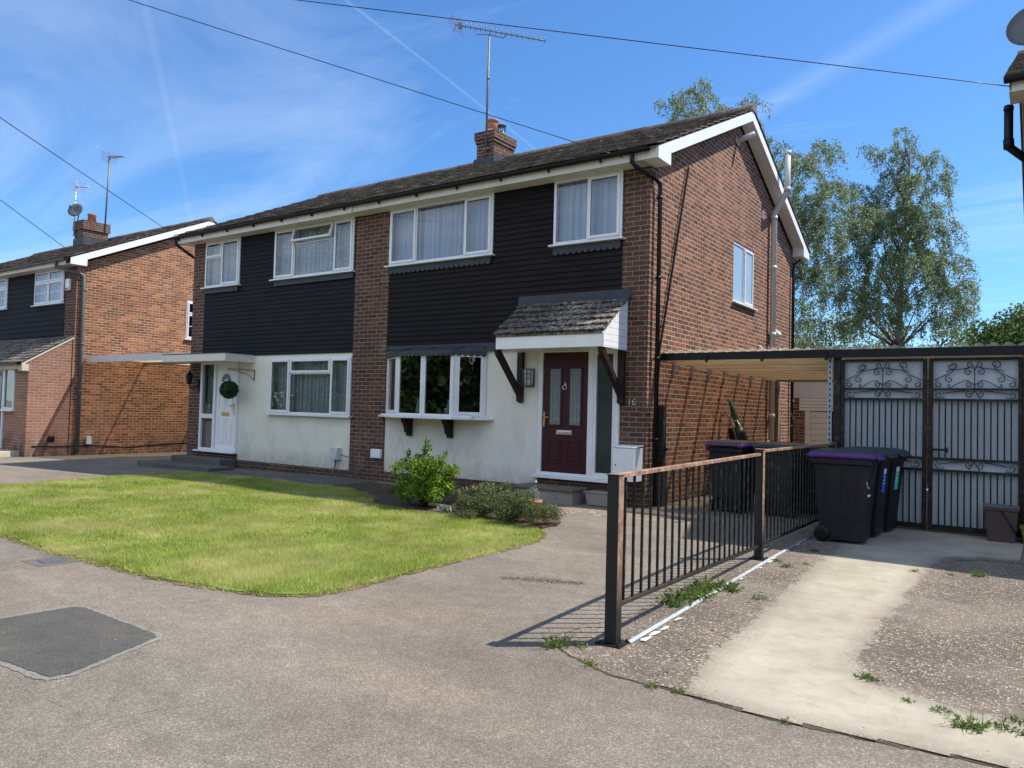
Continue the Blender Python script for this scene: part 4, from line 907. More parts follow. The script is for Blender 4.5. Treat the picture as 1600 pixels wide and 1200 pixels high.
WN(-22.1, -21.45, 4.09, 5.06, [(0, 1, 0, .66), (0, 1, .66, 1)], sash=(0, 1), bars=((2, 2),), curtain='net', seed=13)
for a in ((-26.3, -24.1, 4.09, 5.06), (-28.2, -27.2, 4.09, 5.06), (-26.6, -24.2, 1.1, 2.3)): WN(*a, [(0, .3, 0, 1), (.3, .7, 0, 1), (.7, 1, 0, 1)], sash=(0, 2), curtain='net', seed=14)
o = window(NH, 3.31, 4.34, 3.33, 4.52, [(0, .5, 0, .66), (0, .5, .66, 1), (.5, 1, 0, .66), (.5, 1, .66, 1)], sash=(0, 1, 2, 3), bars=((1, 2),), out=.02, curtain=None, glass='glass_d', mtx=Matrix.Translation((0, 0, -gh(NX))) @ Matrix.Rotation(PI/2, 4, 'Z'), label='side window with glazing bars')
# porch extension
m = MB(); m.prism([(-1.12, -.4), (0, -.4), (0, 3.06), (-1.12, 2.40)], 0, NX-.24, NX+.0); m.box(-17.92, -1.115, -.4, NX-.241, -.87, 2.32); m.box(-18.55, -1.112, -.4, -17.921, -.87, 1.0); npart(m, 'porch_wall', 'brick_pink', label='pale pink brick porch wall')
m = MB(); m.box(NX+.001, -.045, -.15, NX+.012, -.03, 3.05); npart(m, 'joint_strip', 'brown_wood')
pm = MB(); tiled_slope(pm, -23.5, NX+.03, (-1.32, 2.30), (-.02, 3.10), .17, .2, .014, .004, 61); pm.prism([(-1.3, 2.28), (-.02, 3.08), (-.02, 3.05), (-1.28, 2.25)], 0, -23.4, NX-.03); pmo = npart(pm, 'porch_roof', 'tile_porch')
m = MB(); m.box(-23.4, -1.29, 2.13, NX+.02, -1.265, 2.26); m.box(NX-.20, -1.288, 2.08, NX+.022, -1.12, 2.27); m.prism([(-1.31, 2.27), (-1.25, 2.25), (-.01, 3.04), (-.01, 3.085)], 0, NX+.002, NX+.02); m.build('fascia', 'cream', pmo)
m = MB(); m.box(-23.4, -1.40, 2.24, NX-.05, -1.30, 2.30); m.build('gutter', 'black_pl', pmo)
m = MB(); frame_rect(m, -18.55, -17.93, 1.05, 2.16, .05, -1.15, -1.09); m.box(-18.6, -1.2, 1.0, -17.90, -1.09, 1.049); frame_rect(m, -19.5, -18.56, -.02, 2.16, .07, -1.15, -1.08); wo = npart(m, 'porch_window', 'upvc'); MB().quad((-18.52, -1.12, 1.08), (-17.96, -1.12, 1.08), (-17.96, -1.12, 2.13), (-18.52, -1.12, 2.13)).build('pane', 'glass_d', wo)
m = MB(); m.box(-19.43, -1.125, .05, -18.63, -1.085, 2.09); do = npart(m, 'front_door', 'door_black'); m = MB()
m.box(-18.90, -1.135, .95, -18.72, -1.1255, 1.95); m.build('glass_panel', 'leaded', do)
m = MB(); m.tube([(-18.70, -1.16, .75), (-18.70, -1.16, 1.0)], .015, 6); m.build('door_handle', 'chrome', do)
m = MB(); m.box(-20, -1.62, -.19, -17.45, -1.125, -.04); npart(m, 'doorstep', 'cream', bevel=.01)
# alarm box, lamp, outside tap box
m = MB(); m.box(-17.70, -.07, 4.40, -17.48, -.007, 4.72); al = npart(m, 'alarm_box', 'white', bevel=.012); m = MB(); m.box(-17.68, -.074, 4.42, -17.50, -.0705, 4.47); m.build('alarm_strip', 'red_pl', al)
m = MB(); m.tube([(NX, -.55, .28), (NX+.12, -.55, .30)], .05, 10); m.box(NX+.08, -.62, .20, NX+.2, -.48, .36); npart(m, 'wall_lamp', 'black_pl', bevel=.01)
m = MB(); m.box(NX+.001, .42, .12, NX+.06, .56, .34); npart(m, 'socket_box', 'grey_pl', bevel=.008)
m = MB(); m.tube([(NX+.015, -.95, .10), (NX+.015, -.4, .08), (NX+.015, .5, .1), (NX+.015, 1.6, .02), (NX+.015, 3.0, .10), (NX+.015, 5, .12)], .014, 5); npart(m, 'cable', 'brown_wood')
cx0, cx1, cy0, cy1 = -23.35, -22.72, 2.75, 3.60
ch = MB(); ch.box(cx0, cy0, 6.2, cx1, cy1, 7.45); ch.box(cx0-.05, cy0-.05, 7.3, cx1+.05, cy1+.05, 7.62); co = npart(ch, 'chimney', 'brick_front')
m = MB(); m.lathe([(.14, 0), (.13, .22), (.15, .24), (.15, .29), (.1, .29)], (cx0+.45, cy0+.35, 7.62), 16); m.build('chimney_pot', 'terracotta', co)
m = MB(); m.box(cx0-.03, cy0-.03, 6.75, cx1+.04, cy0, 7.0); m.box(cx1, cy0, 6.75, cx1+.03, cy1, 7.05); m.build('flashing', 'lead', co)
am = aerial(None, (-22.68, 3.45, 7.3), (-22.55, 3.45, 9.95), (-22.6, 3.45, 9.98), (-21.2, 3.2, 9.72), 'alu', 12, mrad=.03, r=.012); npart(am, 'television_aerial', 'alu', label='taller dark aerial')
am = aerial(None, (-23.3, 2.70, 7.1), (-23.3, 2.70, 8.85), (-23.25, 2.70, 8.85), (-22.1, 2.55, 8.62), 'alu_l', 10, mrad=.025); npart(am, 'television_aerial', 'alu_l', label='shorter pale aerial')
def dish(c, yaw, tilt, r, mat):
    m = MB(); R = Matrix.Rotation(yaw, 3, 'Z') @ Matrix.Rotation(math.radians(90)-tilt, 3, 'X'); k = MB()
    k.lathe([(.01, .0), (r*.5, .03*r/.3), (r, .10*r/.3), (r, .11*r/.3), (r*.5, .04*r/.3), (.01, .012)], (0, 0, 0), 24)
    k.tube([(0, -r, .06), (0, -r*.25, .36)], .012, 6); k.box(-.03, -r*.25-.03, .33, .03, -r*.25+.03, .42); k.tube([(0, 0, 0), (0, 0, -.15), (0, -.25, -.18)], .02, 8)
    m.add([R @ Vector(v)+Vector(c) for v in k.v], k.f, True); return m
npart(dish((-23.0, 2.62, 7.92), .6, math.radians(20), .26, None), 'satellite_dish', 'darkgrey_pl')
# carport roof between the two left houses
CP = empty('carport', (-14.4, .35, gh(-14.4))); tag(CP, 'flat roofed carport with grey fascia between the left house and the white front door', 'carport')
def cpart(mb, name, mat, root, bevel=0):
    o = mb.build(name, mat, root, bevel); o.location = -root.location; return o
m = MB(); m.box(NX+.125, .28, 2.40, XL-.07, .305, 2.575); cpart(m, 'fascia', 'grey_pl', CP)
m = MB()
for y in (2.0, 4.4): m = MB(); m.box(NX+.005, y, 2.44, XL-.005, y+.04, 2.51); cpart(m, 'rafter', 'oldwood', CP)
m = MB(); n = 60; ys = [.31+5.5*0, 5.6]
for i in range(n):
    xa_, xb_ = NX+.005+(XL-NX-.01)*i/n, NX+.005+(XL-NX-.01)*(i+1)/n; za, zb = 2.53+.012*math.sin(i*1.6), 2.53+.012*math.sin((i+1)*1.6); m.quad((xa_, .31, za), (xb_, .31, zb), (xb_, 5.6, zb), (xa_, 5.6, za))
cpart(m, 'roof_sheet', 'corr', CP)
# ------------------------------------------------------------------ neighbour on the right
RX, ro, rz_ = 4.63, .7, .27
RH = empty('brick_house', (RX, ro, 0)); tag(RH, 'house corner at the right edge, only its roof edge and black wall pipe showing', 'house')
def rpart(mb, name, mat, parent=RH, bevel=0):
    o = mb.build(name, mat, parent, bevel)
    if parent is RH: o.location = (-RX, -ro, 0)
    return o
m = MB(); wall(m, ro, ro+D, -.2, 5.37, RX, RX+.25, [], 'y'); m.prism([(y+ro, z+rz_) for y, z in gable_poly(0, 2*RY-.12, 5.101)], 0, RX, RX+.25); wall(m, RX+.25, RX+6, -.2, 5.37, ro, ro+.25, [(6.2, 7.8, 1, 2.2), (6.2, 7.8, 3.9, 5.1), (9, 10, .2, 2.2)], 'x'); wall(m, RX+.25, RX+6, -.2, 5.37, ro+D-.25, ro+D-.001, [], 'x'); wall(m, ro, ro+D, -.2, 5.37, RX+6.25, RX+6, [], 'y'); m.prism([(y+ro, z+rz_) for y, z in gable_poly(0, 2*RY-.12, 5.101)], 0, RX+6, RX+6.25); rpart(m, 'wall', 'brick')
m = MB(); m.box(RX+.26, ro+.26, 2.5, RX+5.99, ro+D-.26, 2.6); m.box(RX+.26, ro+2.6, .0, RX+5.99, ro+2.7, 5.3); rpart(m, 'interior', 'inside')
for a in ((6.2, 7.8, 1, 2.2), (6.2, 7.8, 3.9, 5.1)):
    o = window(RH, a[0]-RX, a[1]-RX, a[2], a[3], [(0, .5, 0, 1), (.5, 1, 0, 1)], sash=(1,), seed=15)
m = MB(); m.box(9.02-RX, -.02, .2, 9.98-RX, .04, 2.18); m.build('front_door', 'door_black', RH)
rf = roof(RH, RX-.24, RX+6.45, ro, rz_, 71); rf.location = (-RX, -ro, 0)
m = MB(); barge(m, RX-.195, RX-.18, ro, rz_); rpart(m, 'bargeboard', 'upvc_old')
m = MB(); side_soffit(m, RX-.179, RX-.001, ro, rz_); m.box(RX, -.302+ro, 5.048+rz_, RX+6, -.001+ro, 5.062+rz_); rpart(m, 'soffit', 'upvc_old')
m = MB(); m.box(RX-.17, -.322+ro, 5.046+rz_, RX+6, -.303+ro, 5.20+rz_); rpart(m, 'fascia', 'upvc_old')
m = MB(); gutter(m, RX-.24, RX+6.3, -.385+ro, 5.20+rz_, .065); rpart(m, 'gutter', 'black_pl')
m = MB(); m.tube([(4.40, 1.25, 5.46), (4.40, 1.25, 4.98), (4.41, 1.26, 4.92), (4.60, 1.40, 4.76), (4.66, 1.44, 4.72)], .052, 12); m.tube([(4.40, 1.25, 5.40), (4.40, 1.25, 5.44)], .058, 12); m.tube([(4.405, 1.255, 4.90), (4.40, 1.25, 5.02)], .062, 12); rpart(m, 'flue_pipe', 'black_pl')
rpart(dish((4.66, 2.5, 6.93), -.15, math.radians(15), .33, None).tube([(4.70, 2.62, 6.45), (4.68, 2.60, 6.9)], .02, 8), 'satellite_dish', 'darkgrey_pl')

# ================================================================== CARPORT, GATES, FENCE
CR = empty('carport', (1.3, .5, 0)); tag(CR, 'timber raftered carport with black front gutter between the brick gable and the iron gates', 'carport')
m = MB(); m.box(.03, .40, 2.185, 4.60, .455, 2.29); m.box(.03, .46, 2.20, 2.50, .50, 2.30)
for x in (.75, 1.55, 2.40): m.box(x-.02, .385, 2.15, x+.02, .40, 2.25)
cpart(m, 'gutter', 'black_pl', CR)
m = MB()
for i in range(7): y = .95+.76*i; m = MB(); m.box(.02, y, 2.135, 4.58, y+.048, 2.262); cpart(m, 'rafter', 'timber', CR, .004)
m = MB()
for i in range(7): y = .95+.76*i; m = MB(); m.box(.002, y-.03, 1.98, .03, y-.002, 2.20); cpart(m, 'joist_hanger', 'galv', CR)
m = MB(); n = 150
for i in range(n):
    xa_, xb_ = .01+4.6*i/n, .01+4.6*(i+1)/n; za, zb = 2.315+.022*math.sin(xa_*2*PI/.076*.5), 2.315+.022*math.sin(xb_*2*PI/.076*.5); m.quad((xa_, .36, za), (xb_, .36, zb), (xb_, 6.3, zb), (xa_, 6.3, za))
cpart(m, 'roof_sheet', 'corr', CR)
m = MB(); m.box(2.40, .50, 0, 2.455, .51, 2.2); m.box(2.40, .511, 0, 2.41, .56, 2.2); po = cpart(m, 'slotted_post', 'galv', CR)
m = MB()
for k in range(26): m.box(2.42, .4975, .25+k*.075, 2.436, .4995, .285+k*.075)
o = m.build('slot', 'black_pl', po)
for a in ((2.47, .50, 2.56, .58), (4.585, .46, 4.625, .6)): m = MB(); m.box(a[0], a[1], 0, a[2], a[3], 2.2); cpart(m, 'post', 'bar', CR, .004)
for a in ((.03, .13), (4.5, 4.6)): m = MB(); m.box(a[0], 6.2, 0, a[1], 6.3, 2.13); cpart(m, 'rear_post', 'oldwood', CR)
m = MB(); m.box(.02, 6.32, 2.13, 4.6, 6.37, 2.27); cpart(m, 'rear_beam', 'oldwood', CR)
# ornamental gates
G = empty('metal_gate', (3.6, .52, 0)); tag(G, 'pair of tall black wrought iron gates with scrollwork in front of pale sheeting', 'gate')
def spiral(cx, cz, r, a0, turns, sgn, n=18, y=.52):
    return [(cx+r*(1-.78*k/n)*math.cos(a0+sgn*turns*2*PI*k/n), y, cz+r*(1-.78*k/n)*math.sin(a0+sgn*turns*2*PI*k/n)) for k in range(n+1)]
def gate_leaf(x0, x1):
    f = MB(); y0, y1 = .50, .54
    f.box(x0, y0, .03, x0+.045, y1, 2.16); f.box(x1-.045, y0, .03, x1, y1, 2.16)
    for z, h in ((2.13, .035), (1.765, .025), (1.63, .03), (.90, .03), (.755, .03), (.04, .06)): f.box(x0+.0455, y0+.002, z, x1-.0455, y1-.002, z+h)
    fo = cpart(f, 'gate_frame', 'bar', G, .003)
    n = 12
    for (za, zb) in ((.93, 1.63), (.10, .755)):
        for k in range(1, n+1):
            x = x0+.045+(x1-x0-.09)*k/(n+1); b = MB(); b.box(x-.008, .512, za, x+.008, .528, zb); o = b.build('bar', 'bar', G); o.location = -G.location
    lo_ = MB(); up_ = MB(); c = (x0+x1)/2; w = (x1-x0)/2-.05; r = .0055
    for sg in (-1, 1):
        # mid band and upper narrow band
        for (z0, z1) in ((.79, .895), (1.665, 1.76)):
            s = lo_ if z0 < 1 else up_; zc = (z0+z1)/2; s.tube([(c+sg*.10, .52, z1), (c+sg*.35, .52, zc+.012), (c+sg*(w-.12), .52, z0+.006), (c+sg*(w-.05), .52, z0+.006)]+spiral(c+sg*(w-.06), zc-.004, .042, -PI/2, .9, sg), r, 6)
            s.tube(spiral(c+sg*.055, zc, .044, PI/2 if sg > 0 else PI/2, 1.1, -sg), r, 6)
            s.tube([(c, .52, z1), (c+sg*.03, .52, z0+.05), (c+sg*.055, .52, z0+.006)], r, 6)
        # tall panel
        s = up_
        z0, z1 = 1.79, 2.13
        s.tube([(c+sg*(w-.01), .52, z0+.10), (c+sg*(w-.20), .52, z0+.20), (c+sg*(w-.26), .52, z0+.30)]+spiral(c+sg*(w-.21), z1-.06, .055, PI, 1.1, -sg if sg > 0 else 1), r, 6)
        s.tube(spiral(c+sg*(w-.17), z0+.11, .05, PI/2, 1.15, -sg), r, 6)
        s.tube([(c+sg*.28, .52, z1-.12), (c+sg*.12, .52, z1-.10), (c+sg*.02, .52, z1-.08)]+spiral(c+sg*.045, z1-.045, .04, -PI/2, 1.0, sg), r, 6)
        s.tube(spiral(c+sg*.065, z0+.20, .045, PI/2, 1.15, -sg), r, 6)
        s.tube([(c, .52, z0), (c, .52, z0+.21), (c+sg*.02, .52, z1-.06)], r, 6)
        s.tube([(c+sg*.28, .52, z1-.12), (c+sg*(w-.14), .52, z1-.14)], r, 6)
        s.tube([(c, .52, z0+.04), (c+sg*.08, .52, z0+.10), (c+sg*.16, .52, z0+.07), (c+sg*.25, .52, z0+.01)]+spiral(c+sg*.27, z0+.03, .022, -PI/2, .9, sg, 10), r, 6)
        s.tube(spiral(c+sg*.055, z0+.045, .04, PI/2, 1.1, -sg), r, 6)
        s.tube(spiral(c+sg*(w-.06), z0+.045, .045, PI/2, 1.1, -sg), r, 6)
    
    for s in (lo_, up_): o = s.build('scrollwork', 'bar', G); o.location = -G.location
    b = MB(); n = 40
    for k in range(n):
        xa_, xb_ = x0+(x1-x0)*k/n, x0+(x1-x0)*(k+1)/n; h = .004 if k % 4 in (1, 2) else 0
        b.quad((xa_, .56+h, .05), (xb_, .56+h, .05), (xb_, .56+h, 2.15), (xa_, .56+h, 2.15))
        if (k+1) % 4 in (1, 3): h2 = .004-h; b.quad((xb_, .56+h, .05), (xb_, .56+h2, .05), (xb_, .56+h2, 2.15), (xb_, .56+h, 2.15))
    o = b.build('backing_sheet', 'sheet', G); o.location = -G.location
gate_leaf(2.565, 3.575); gate_leaf(3.60, 4.58)
m = MB(); m.box(3.55, .485, 1.015, 3.82, .499, 1.04); m.box(3.60, .47, 1.0, 3.66, .486, 1.055); m.box(3.79, .478, .99, 3.81, .486, 1.06); cpart(m, 'latch', 'bar', G, .003)
# railing on the drive edge: three posts, two panels
F = empty('railing', (2.70, -6.2, 0)); tag(F, 'low railing of thin black bars and rusty rail along the edge of the shared drive', 'fence')
PA, PB, PC = Vector((2.71, -6.20, 0)), Vector((2.545, -2.86, 0)), Vector((2.50, .38, 0))
fd = (PB-PA).normalized(); FR = Matrix.Rotation(math.atan2(fd.y, fd.x)-PI/2, 3, 'Z')
def fpost(P, h, s=.038):
    m = MB(); m.box(-s, -s, .012, s, s, h, FR, P); m.box(-s-.006, -s-.006, h, s+.006, s+.006, h+.006, FR, P); o = cpart(m, 'post', 'rusty', F, .003)
    m = MB(); m.box(-s-.045, -s-.045, 0.0, s+.045, s+.045, .011, FR, P)
    for a in (-1, 1):
        for b in (-1, 1): m.cyl(P+FR @ Vector((a*(s+.025), b*(s+.025), .01)), P+FR @ Vector((a*(s+.025), b*(s+.025), .024)), .008, 6)
    m.build('base_plate', 'bar', o)
fpost(PA, 1.005); fpost(PB, 1.06); fpost(PC, 1.06)
def fpanel(A, B, zt0, zt1, zb0, zb1, nb, mat):
    m = MB(); d = (B-A); L = d.length; u = d/L; s = Vector((-u.y, u.x, 0)); a = A+u*.045; b = B-u*.045
    def rail(za, zb, w, h):
        vs = [p+s*sx*w+Vector((0, 0, z+dz)) for p, z in ((a, za), (b, zb)) for sx, dz in ((-1, 0), (1, 0), (1, h), (-1, h))]
        m.add(vs, [(0, 1, 2, 3), (7, 6, 5, 4), (0, 4, 5, 1), (1, 5, 6, 2), (2, 6, 7, 3), (3, 7, 4, 0)])
    rail(zt0, zt1, .020, .026); cpart(m, 'top_rail', mat, F, .002); m = MB(); rail(zb0, zb1, .016, .026); cpart(m, 'bottom_rail', mat, F, .002)
    for k in range(nb):
        t = (k+.7)/(nb+.4); p = a.lerp(b, t); m = MB(); m.box(-.0075, -.0075, zb0+(zb1-zb0)*t+.026, .0075, .0075, zt0+(zt1-zt0)*t, FR, p); o = m.build('bar', 'bar', F); o.location = -F.location
fpanel(PA, PB, .985, 1.0, .21, .12, 23, 'rusty'); fpanel(PB, PC, 1.03, 1.03, .13, .12, 24, 'rusty')
m = MB(); a = Vector((2.79, -6.14, .0085)); b = Vector((2.63, -2.6, .0085)); c = Vector((2.56, -.3, .0085))
for p, q_ in ((a, b), (b, c)):
    d = (q_-p).normalized(); s = Vector((d.y, -d.x, 0)); m.add([p-s*.012, q_-s*.012, q_+s*.012, p+s*.012, p-s*.012+Vector((0, 0, .012)), q_-s*.012+Vector((0, 0, .012)), q_-s*.006+Vector((0, 0, .012)), p-s*.006+Vector((0, 0, .012))], [(0, 1, 2, 3), (0, 4, 5, 1), (4, 7, 6, 5), (3, 2, 6, 7)])
tag(m.build('metal_edging', 'galv'), 'bright galvanised strip fixed to the ground beside the railing', 'edging')
m = MB(); rr = random.Random(3)
for (x, y, w) in ((2.84, -6.0, .05), (2.83, -5.85, .045), (2.83, -5.7, .035), (2.81, -5.45, .03), (2.74, -4.2, .03), (2.72, -3.9, .025), (2.70, -3.3, .03), (2.68, -2.95, .05), (2.66, -2.75, .04), (2.64, -2.2, .03), (2.62, -1.75, .035), (2.61, -1.4, .025)):
    n = 9; m.quad(*[(x+w*rr.uniform(.4, 1.1)*math.cos(2*PI*k/n)*.55, y+w*rr.uniform(.9, 2.2)*math.sin(2*PI*k/n), .0125) for k in range(n)])
tag(m.build('mortar_smear', 'upvc_old'), kind='structure')
# charred gate post by the downpipe
m = MB(); m.prism([(.02, .32), (.13, .32), (.125, .44), (.02, .44)], 2, 0, 1.51); m.box(.13, .36, .82, .16, .42, .88); m.box(.03, .30, .3, .12, .319, .38); m.box(.03, .30, .66, .12, .319, .74)
tag(m.build('gate_post', plain('tarred_timber', (.020, .018, .018), .8, .3, .4, 16, .8, dirt=((.2, .2, .19), .3)), None, .006), 'blackened old timber gate post against the brick corner beside the downpipe', 'post')
# ================================================================== BINS
def wheelie(loc, rz, lid, label, group='wheeled bins on the concrete drive', num=None, sticker=None, cat='bin'):
    root = empty('wheelie_bin', loc, rz); tag(root, label, cat, group); root.scale = (.93, .97, 1)
    # local: front faces +x, depth along x .74, width along y .58
    b = MB(); P = lambda w, x0, x1, z: [(x0, -w, z), (x1, -w, z), (x1, w, z), (x0, w, z)]
    rings = [P(.215, -.20, .245, .03), P(.215, -.26, .25, .22), P(.25, -.30, .315, .86), P(.285, -.345, .34, .87), P(.29, -.35, .345, .925), P(.265, -.33, .325, .93)]
    vs = sum(rings, []); fs = [(3, 2, 1, 0), (20, 21, 22, 23)]
    for i in range(5):
        for k in range(4): fs.append((i*4+k, i*4+(k+1) % 4, (i+1)*4+(k+1) % 4, (i+1)*4+k))
    b.add(vs, fs)
    for sy in (-1, 1):
        for q in (-.62, 0, .62):
            e = lambda z, o: (.215+(z-.22)/.64*.035+o)*sy
            xx = lambda z: q*(.25+(z-.22)/.64*.05)
            b.add([(xx(.26)-.012, e(.26, 0), .26), (xx(.26)+.012, e(.26, 0), .26), (xx(.82)+.012, e(.82, 0), .82), (xx(.82)-.012, e(.82, 0), .82), (xx(.26)-.006, e(.26, .007), .26), (xx(.26)+.006, e(.26, .007), .26), (xx(.82)+.006, e(.82, .007), .82), (xx(.82)-.006, e(.82, .007), .82)], [(4, 5, 6, 7), (0, 1, 5, 4), (2, 3, 7, 6), (1, 2, 6, 5), (3, 0, 4, 7)])
    b.tube([(-.36, -.20, .93), (-.42, -.20, .955), (-.42, .20, .955), (-.36, .20, .93)], .018, 8)
    b.build('body', 'binblk', root, .018)
    l = MB(); R = [P(.295, -.375, .375, .935), P(.30, -.38, .38, .965), P(.27, -.34, .33, 1.0), P(.16, -.24, .22, 1.022)]
    vs = sum(R, []); fs = [(3, 2, 1, 0), (12, 13, 14, 15)]
    for i in range(3):
        for k in range(4): fs.append((i*4+k, i*4+(k+1) % 4, (i+1)*4+(k+1) % 4, (i+1)*4+k))
    l.add(vs, fs)
    l.prism([(.36, .94), (.42, .925), (.425, .94), (.37, .965)], 1, -.20, .20)
    lo_ = l.build('lid', lid, root, .014)
    if lid == 'purple': t_ = MB(); t_.add(P(.297, -.377, .372, .955)+P(.274, -.347, .333, 1.003)+P(.165, -.245, .225, 1.026), [(3, 2, 1, 0), (8, 9, 10, 11)]+[(i*4+k, i*4+(k+1) % 4, (i+1)*4+(k+1) % 4, (i+1)*4+k) for i in range(2) for k in range(4)]); t_.build('lid_sky_sheen', 'binlid', lo_, .01)  # dark grey cap paints the sky's reflection over the purple lid's top
    for sy in (-1, 1):
        w = MB(); n = 20; k = MB(); k.lathe([(.02, -.022), (.075, -.025), (.09, -.015), (.09, .015), (.075, .025), (.02, .022)], (0, 0, 0), n); Rm = Matrix.Rotation(PI/2, 3, 'X'); w.add([Rm @ Vector(v)+Vector((-.215, sy*.215, .09)) for v in k.v], k.f, True); w.build('wheel', 'black_pl', root)
    if num:
        text(num, .24, Matrix.Translation((.292, -.12, .60)) @ Matrix.Rotation(math.radians(-5.2), 4, 'Y') @ Matrix.Rotation(PI/2, 4, 'Z') @ Matrix.Rotation(PI/2, 4, 'X') @ Matrix.Rotation(PI/2, 4, 'Z'), 'white_st', 'bin_number', root, .002)
    if sticker:
        def sx(z): return .25+(z-.22)/.64*.065
        s = MB(); z0, z1 = .52, .80; s.add([(sx(z0)+.004, -.09, z0), (sx(z0)+.004, .06, z0), (sx(z1)+.004, .06, z1), (sx(z1)+.004, -.09, z1)], [(0, 1, 2, 3)]); so_ = s.build('sticker', sticker, root)
        s = MB(); z0, z1 = .74, .80; s.add([(sx(z0)+.006, -.085, z0), (sx(z0)+.006, .055, z0), (sx(z1)+.006, .055, z1), (sx(z1)+.006, -.085, z1)], [(0, 1, 2, 3)])
        for z in (.70, .66, .62): s.add([(sx(z)+.006, -.07, z), (sx(z)+.006, .03, z), (sx(z+.012)+.006, .03, z+.012), (sx(z+.012)+.006, -.07, z+.012)], [(0, 1, 2, 3)])
        s.build('print', 'white_st', so_)
    return root
wheelie((2.955, -1.07, .0085), .02, 'purple', 'dark wheeled bin with purple lid and white painted number, foremost beside the iron gates', num='16')
wheelie((2.98, -.45, .0085), -.04, 'binlid', 'dark wheeled bin with blue sticker between the purple lidded bin and the teal stickered bin', sticker='blue_st')
wheelie((3.03, .16, .0085), -.10, 'binlid', 'dark wheeled bin with teal sticker, nearest the iron gates', sticker='teal_st')
wheelie((1.10, .62, 0.), 1.45, 'purple', 'dark wheeled bin with purple lid standing behind the railing against the brick gable', group=None)
wheelie((1.75, .72, 0.), 1.5, 'binlid', 'dark grey lidded wheeled bin behind the railing, next to the purple lidded one', group=None)
# dark chest and things stored under the carport
ct = MB(); ct.box(1.60, 1.15, .06, 2.33, 2.6, .80); cr = empty('storage_chest', (1.95, 1.9, 0)); tag(cr, 'low dark storage chest with weathered board lid under the carport', 'chest')
cpart(ct, 'body', 'black_pl', cr, .01); ct = MB(); ct.box(1.50, 1.05, .805, 2.38, 2.7, .84); ct.box(1.50, 1.04, .78, 2.38, 1.049, .838); cpart(ct, 'lid', 'oldwood', cr, .004)
ct = MB()
for x in (1.65, 2.28):
    for y in (1.2, 2.55): ct.box(x-.03, y-.03, 0, x+.03, y+.03, .059)
cpart(ct, 'foot', 'black_pl', cr)
m = MB(); m.box(1.75, 1.3, .845, 2.25, 1.75, .93); m.box(1.72, 1.27, .931, 2.28, 1.78, .95); tag(m.build('tray', 'oldwood', None, .006), 'flat wooden tray lying on the dark chest under the carport', 'tray')
m = MB(); rr = random.Random(5)
for k in range(14): a = rr.uniform(0, 6.28); x, y = 2.33+rr.uniform(-.0, .03), 1.3+rr.uniform(-.2, .25); m.tube([(x-.1, y, .86), (x-.06+.04*math.cos(a), y+.06*math.sin(a), .92), (x-.1+.09*math.cos(a), y+.1*math.sin(a), .87)], .014, 5)
tag(m.build('coiled_rope', 'black_pl'), 'dark tangle of rope on the end of the chest nearest the slotted post', 'rope')
# tools leaning on the gable: bag with long handles
bg_ = empty('tool_bag', (.75, 2.6, 0)); tag(bg_, 'tall black bag with long tools leaning against the brick gable by the grey pipe', 'bag')
m = MB(); m.tube([(.62, 3.05, .05), (.50, 3.0, .55), (.36, 2.95, 1.05), (.33, 2.93, 1.18)], [.16, .17, .15, .13], 12); cpart(m, 'bag', 'black_pl', bg_)
m = MB(); m.tube([(.40, 3.2, .9), (.20, 3.2, 1.45), (.14, 3.2, 1.62), (.12, 3.2, 1.66)], [.045, .05, .035, .012], 10); cpart(m, 'umbrella', 'tool_green', bg_)
m = MB(); m.tube([(.70, 2.75, .1), (.30, 2.7, 1.35), (.22, 2.7, 1.42), (.16, 2.72, 1.38)], .014, 6); cpart(m, 'handle', 'oldwood', bg_)
m = MB(); m.tube([(.78, 2.95, .1), (.42, 2.9, 1.2), (.36, 2.92, 1.30), (.28, 2.94, 1.28)], .014, 6); cpart(m, 'handle', 'alu_l', bg_)
sd = empty('step_ladder', (.55, 5.0, 0)); tag(sd, 'thin folding frame standing against the gable behind the grey pipe', 'ladder')
m = MB(); m.tube([(.85, 6.5, 0), (.30, 6.5, 1.5), (.12, 6.5, 1.5), (.05, 6.5, 0.)], .014, 6); cpart(m, 'frame', 'oldwood', sd); m = MB()
for z in (.4, .8, 1.2): m.tube([(.07, 6.5, z), (.85-.367*z, 6.5, z)], .01, 6)
cpart(m, 'rung', 'oldwood', sd)
# garage at the end of the drive
GR = empty('garage', (1.3, 9.4, 0)); tag(GR, 'cream boarded garage with shutter at the far end of the carport', 'garage')
m = MB(); m.box(-.30, 9.0, 0, -.02, 9.2, 2.3); m.box(2.4, 9.0, 0, 4.6, 9.2, 2.3); m.box(-.30, 9.2, 0, -.1, 13, 2.3); m.box(4.4, 9.2, 0, 4.6, 13, 2.3); m.box(-.10, 12.8, 0, 4.4, 13, 2.3); cpart(m, 'wall', 'brick', GR)
m = MB(); m.box(-.30, 8.97, 1.86, 2.4, 8.995, 2.32); cpart(m, 'fascia', 'upvc_old', GR)
m = MB()
for k in range(4): z = 1.55+k*.078; m.prism([(9.0, z), (8.975, z+.005), (8.985, z+.072), (9.0, z+.077)], 0, -.16, 2.4)
cpart(m, 'shutter', 'shutter', GR)
m = MB(); m.box(-.02, 8.98, 0, .10, 9.1, 1.55); m.box(.50, 9.0, 0, .53, 9.1, 1.55)
k = 0
while k*.14 < 1.5: m.prism([(9.02, k*.14), (9.005, k*.14+.004), (9.012, k*.14+.132), (9.02, k*.14+.138)], 0, .10, .50); k += 1
cpart(m, 'boarding', 'shutter', GR)
m = MB(); m.box(.53, 9.02, 0, 2.4, 9.06, 1.545); cpart(m, 'door', 'clad2', GR)
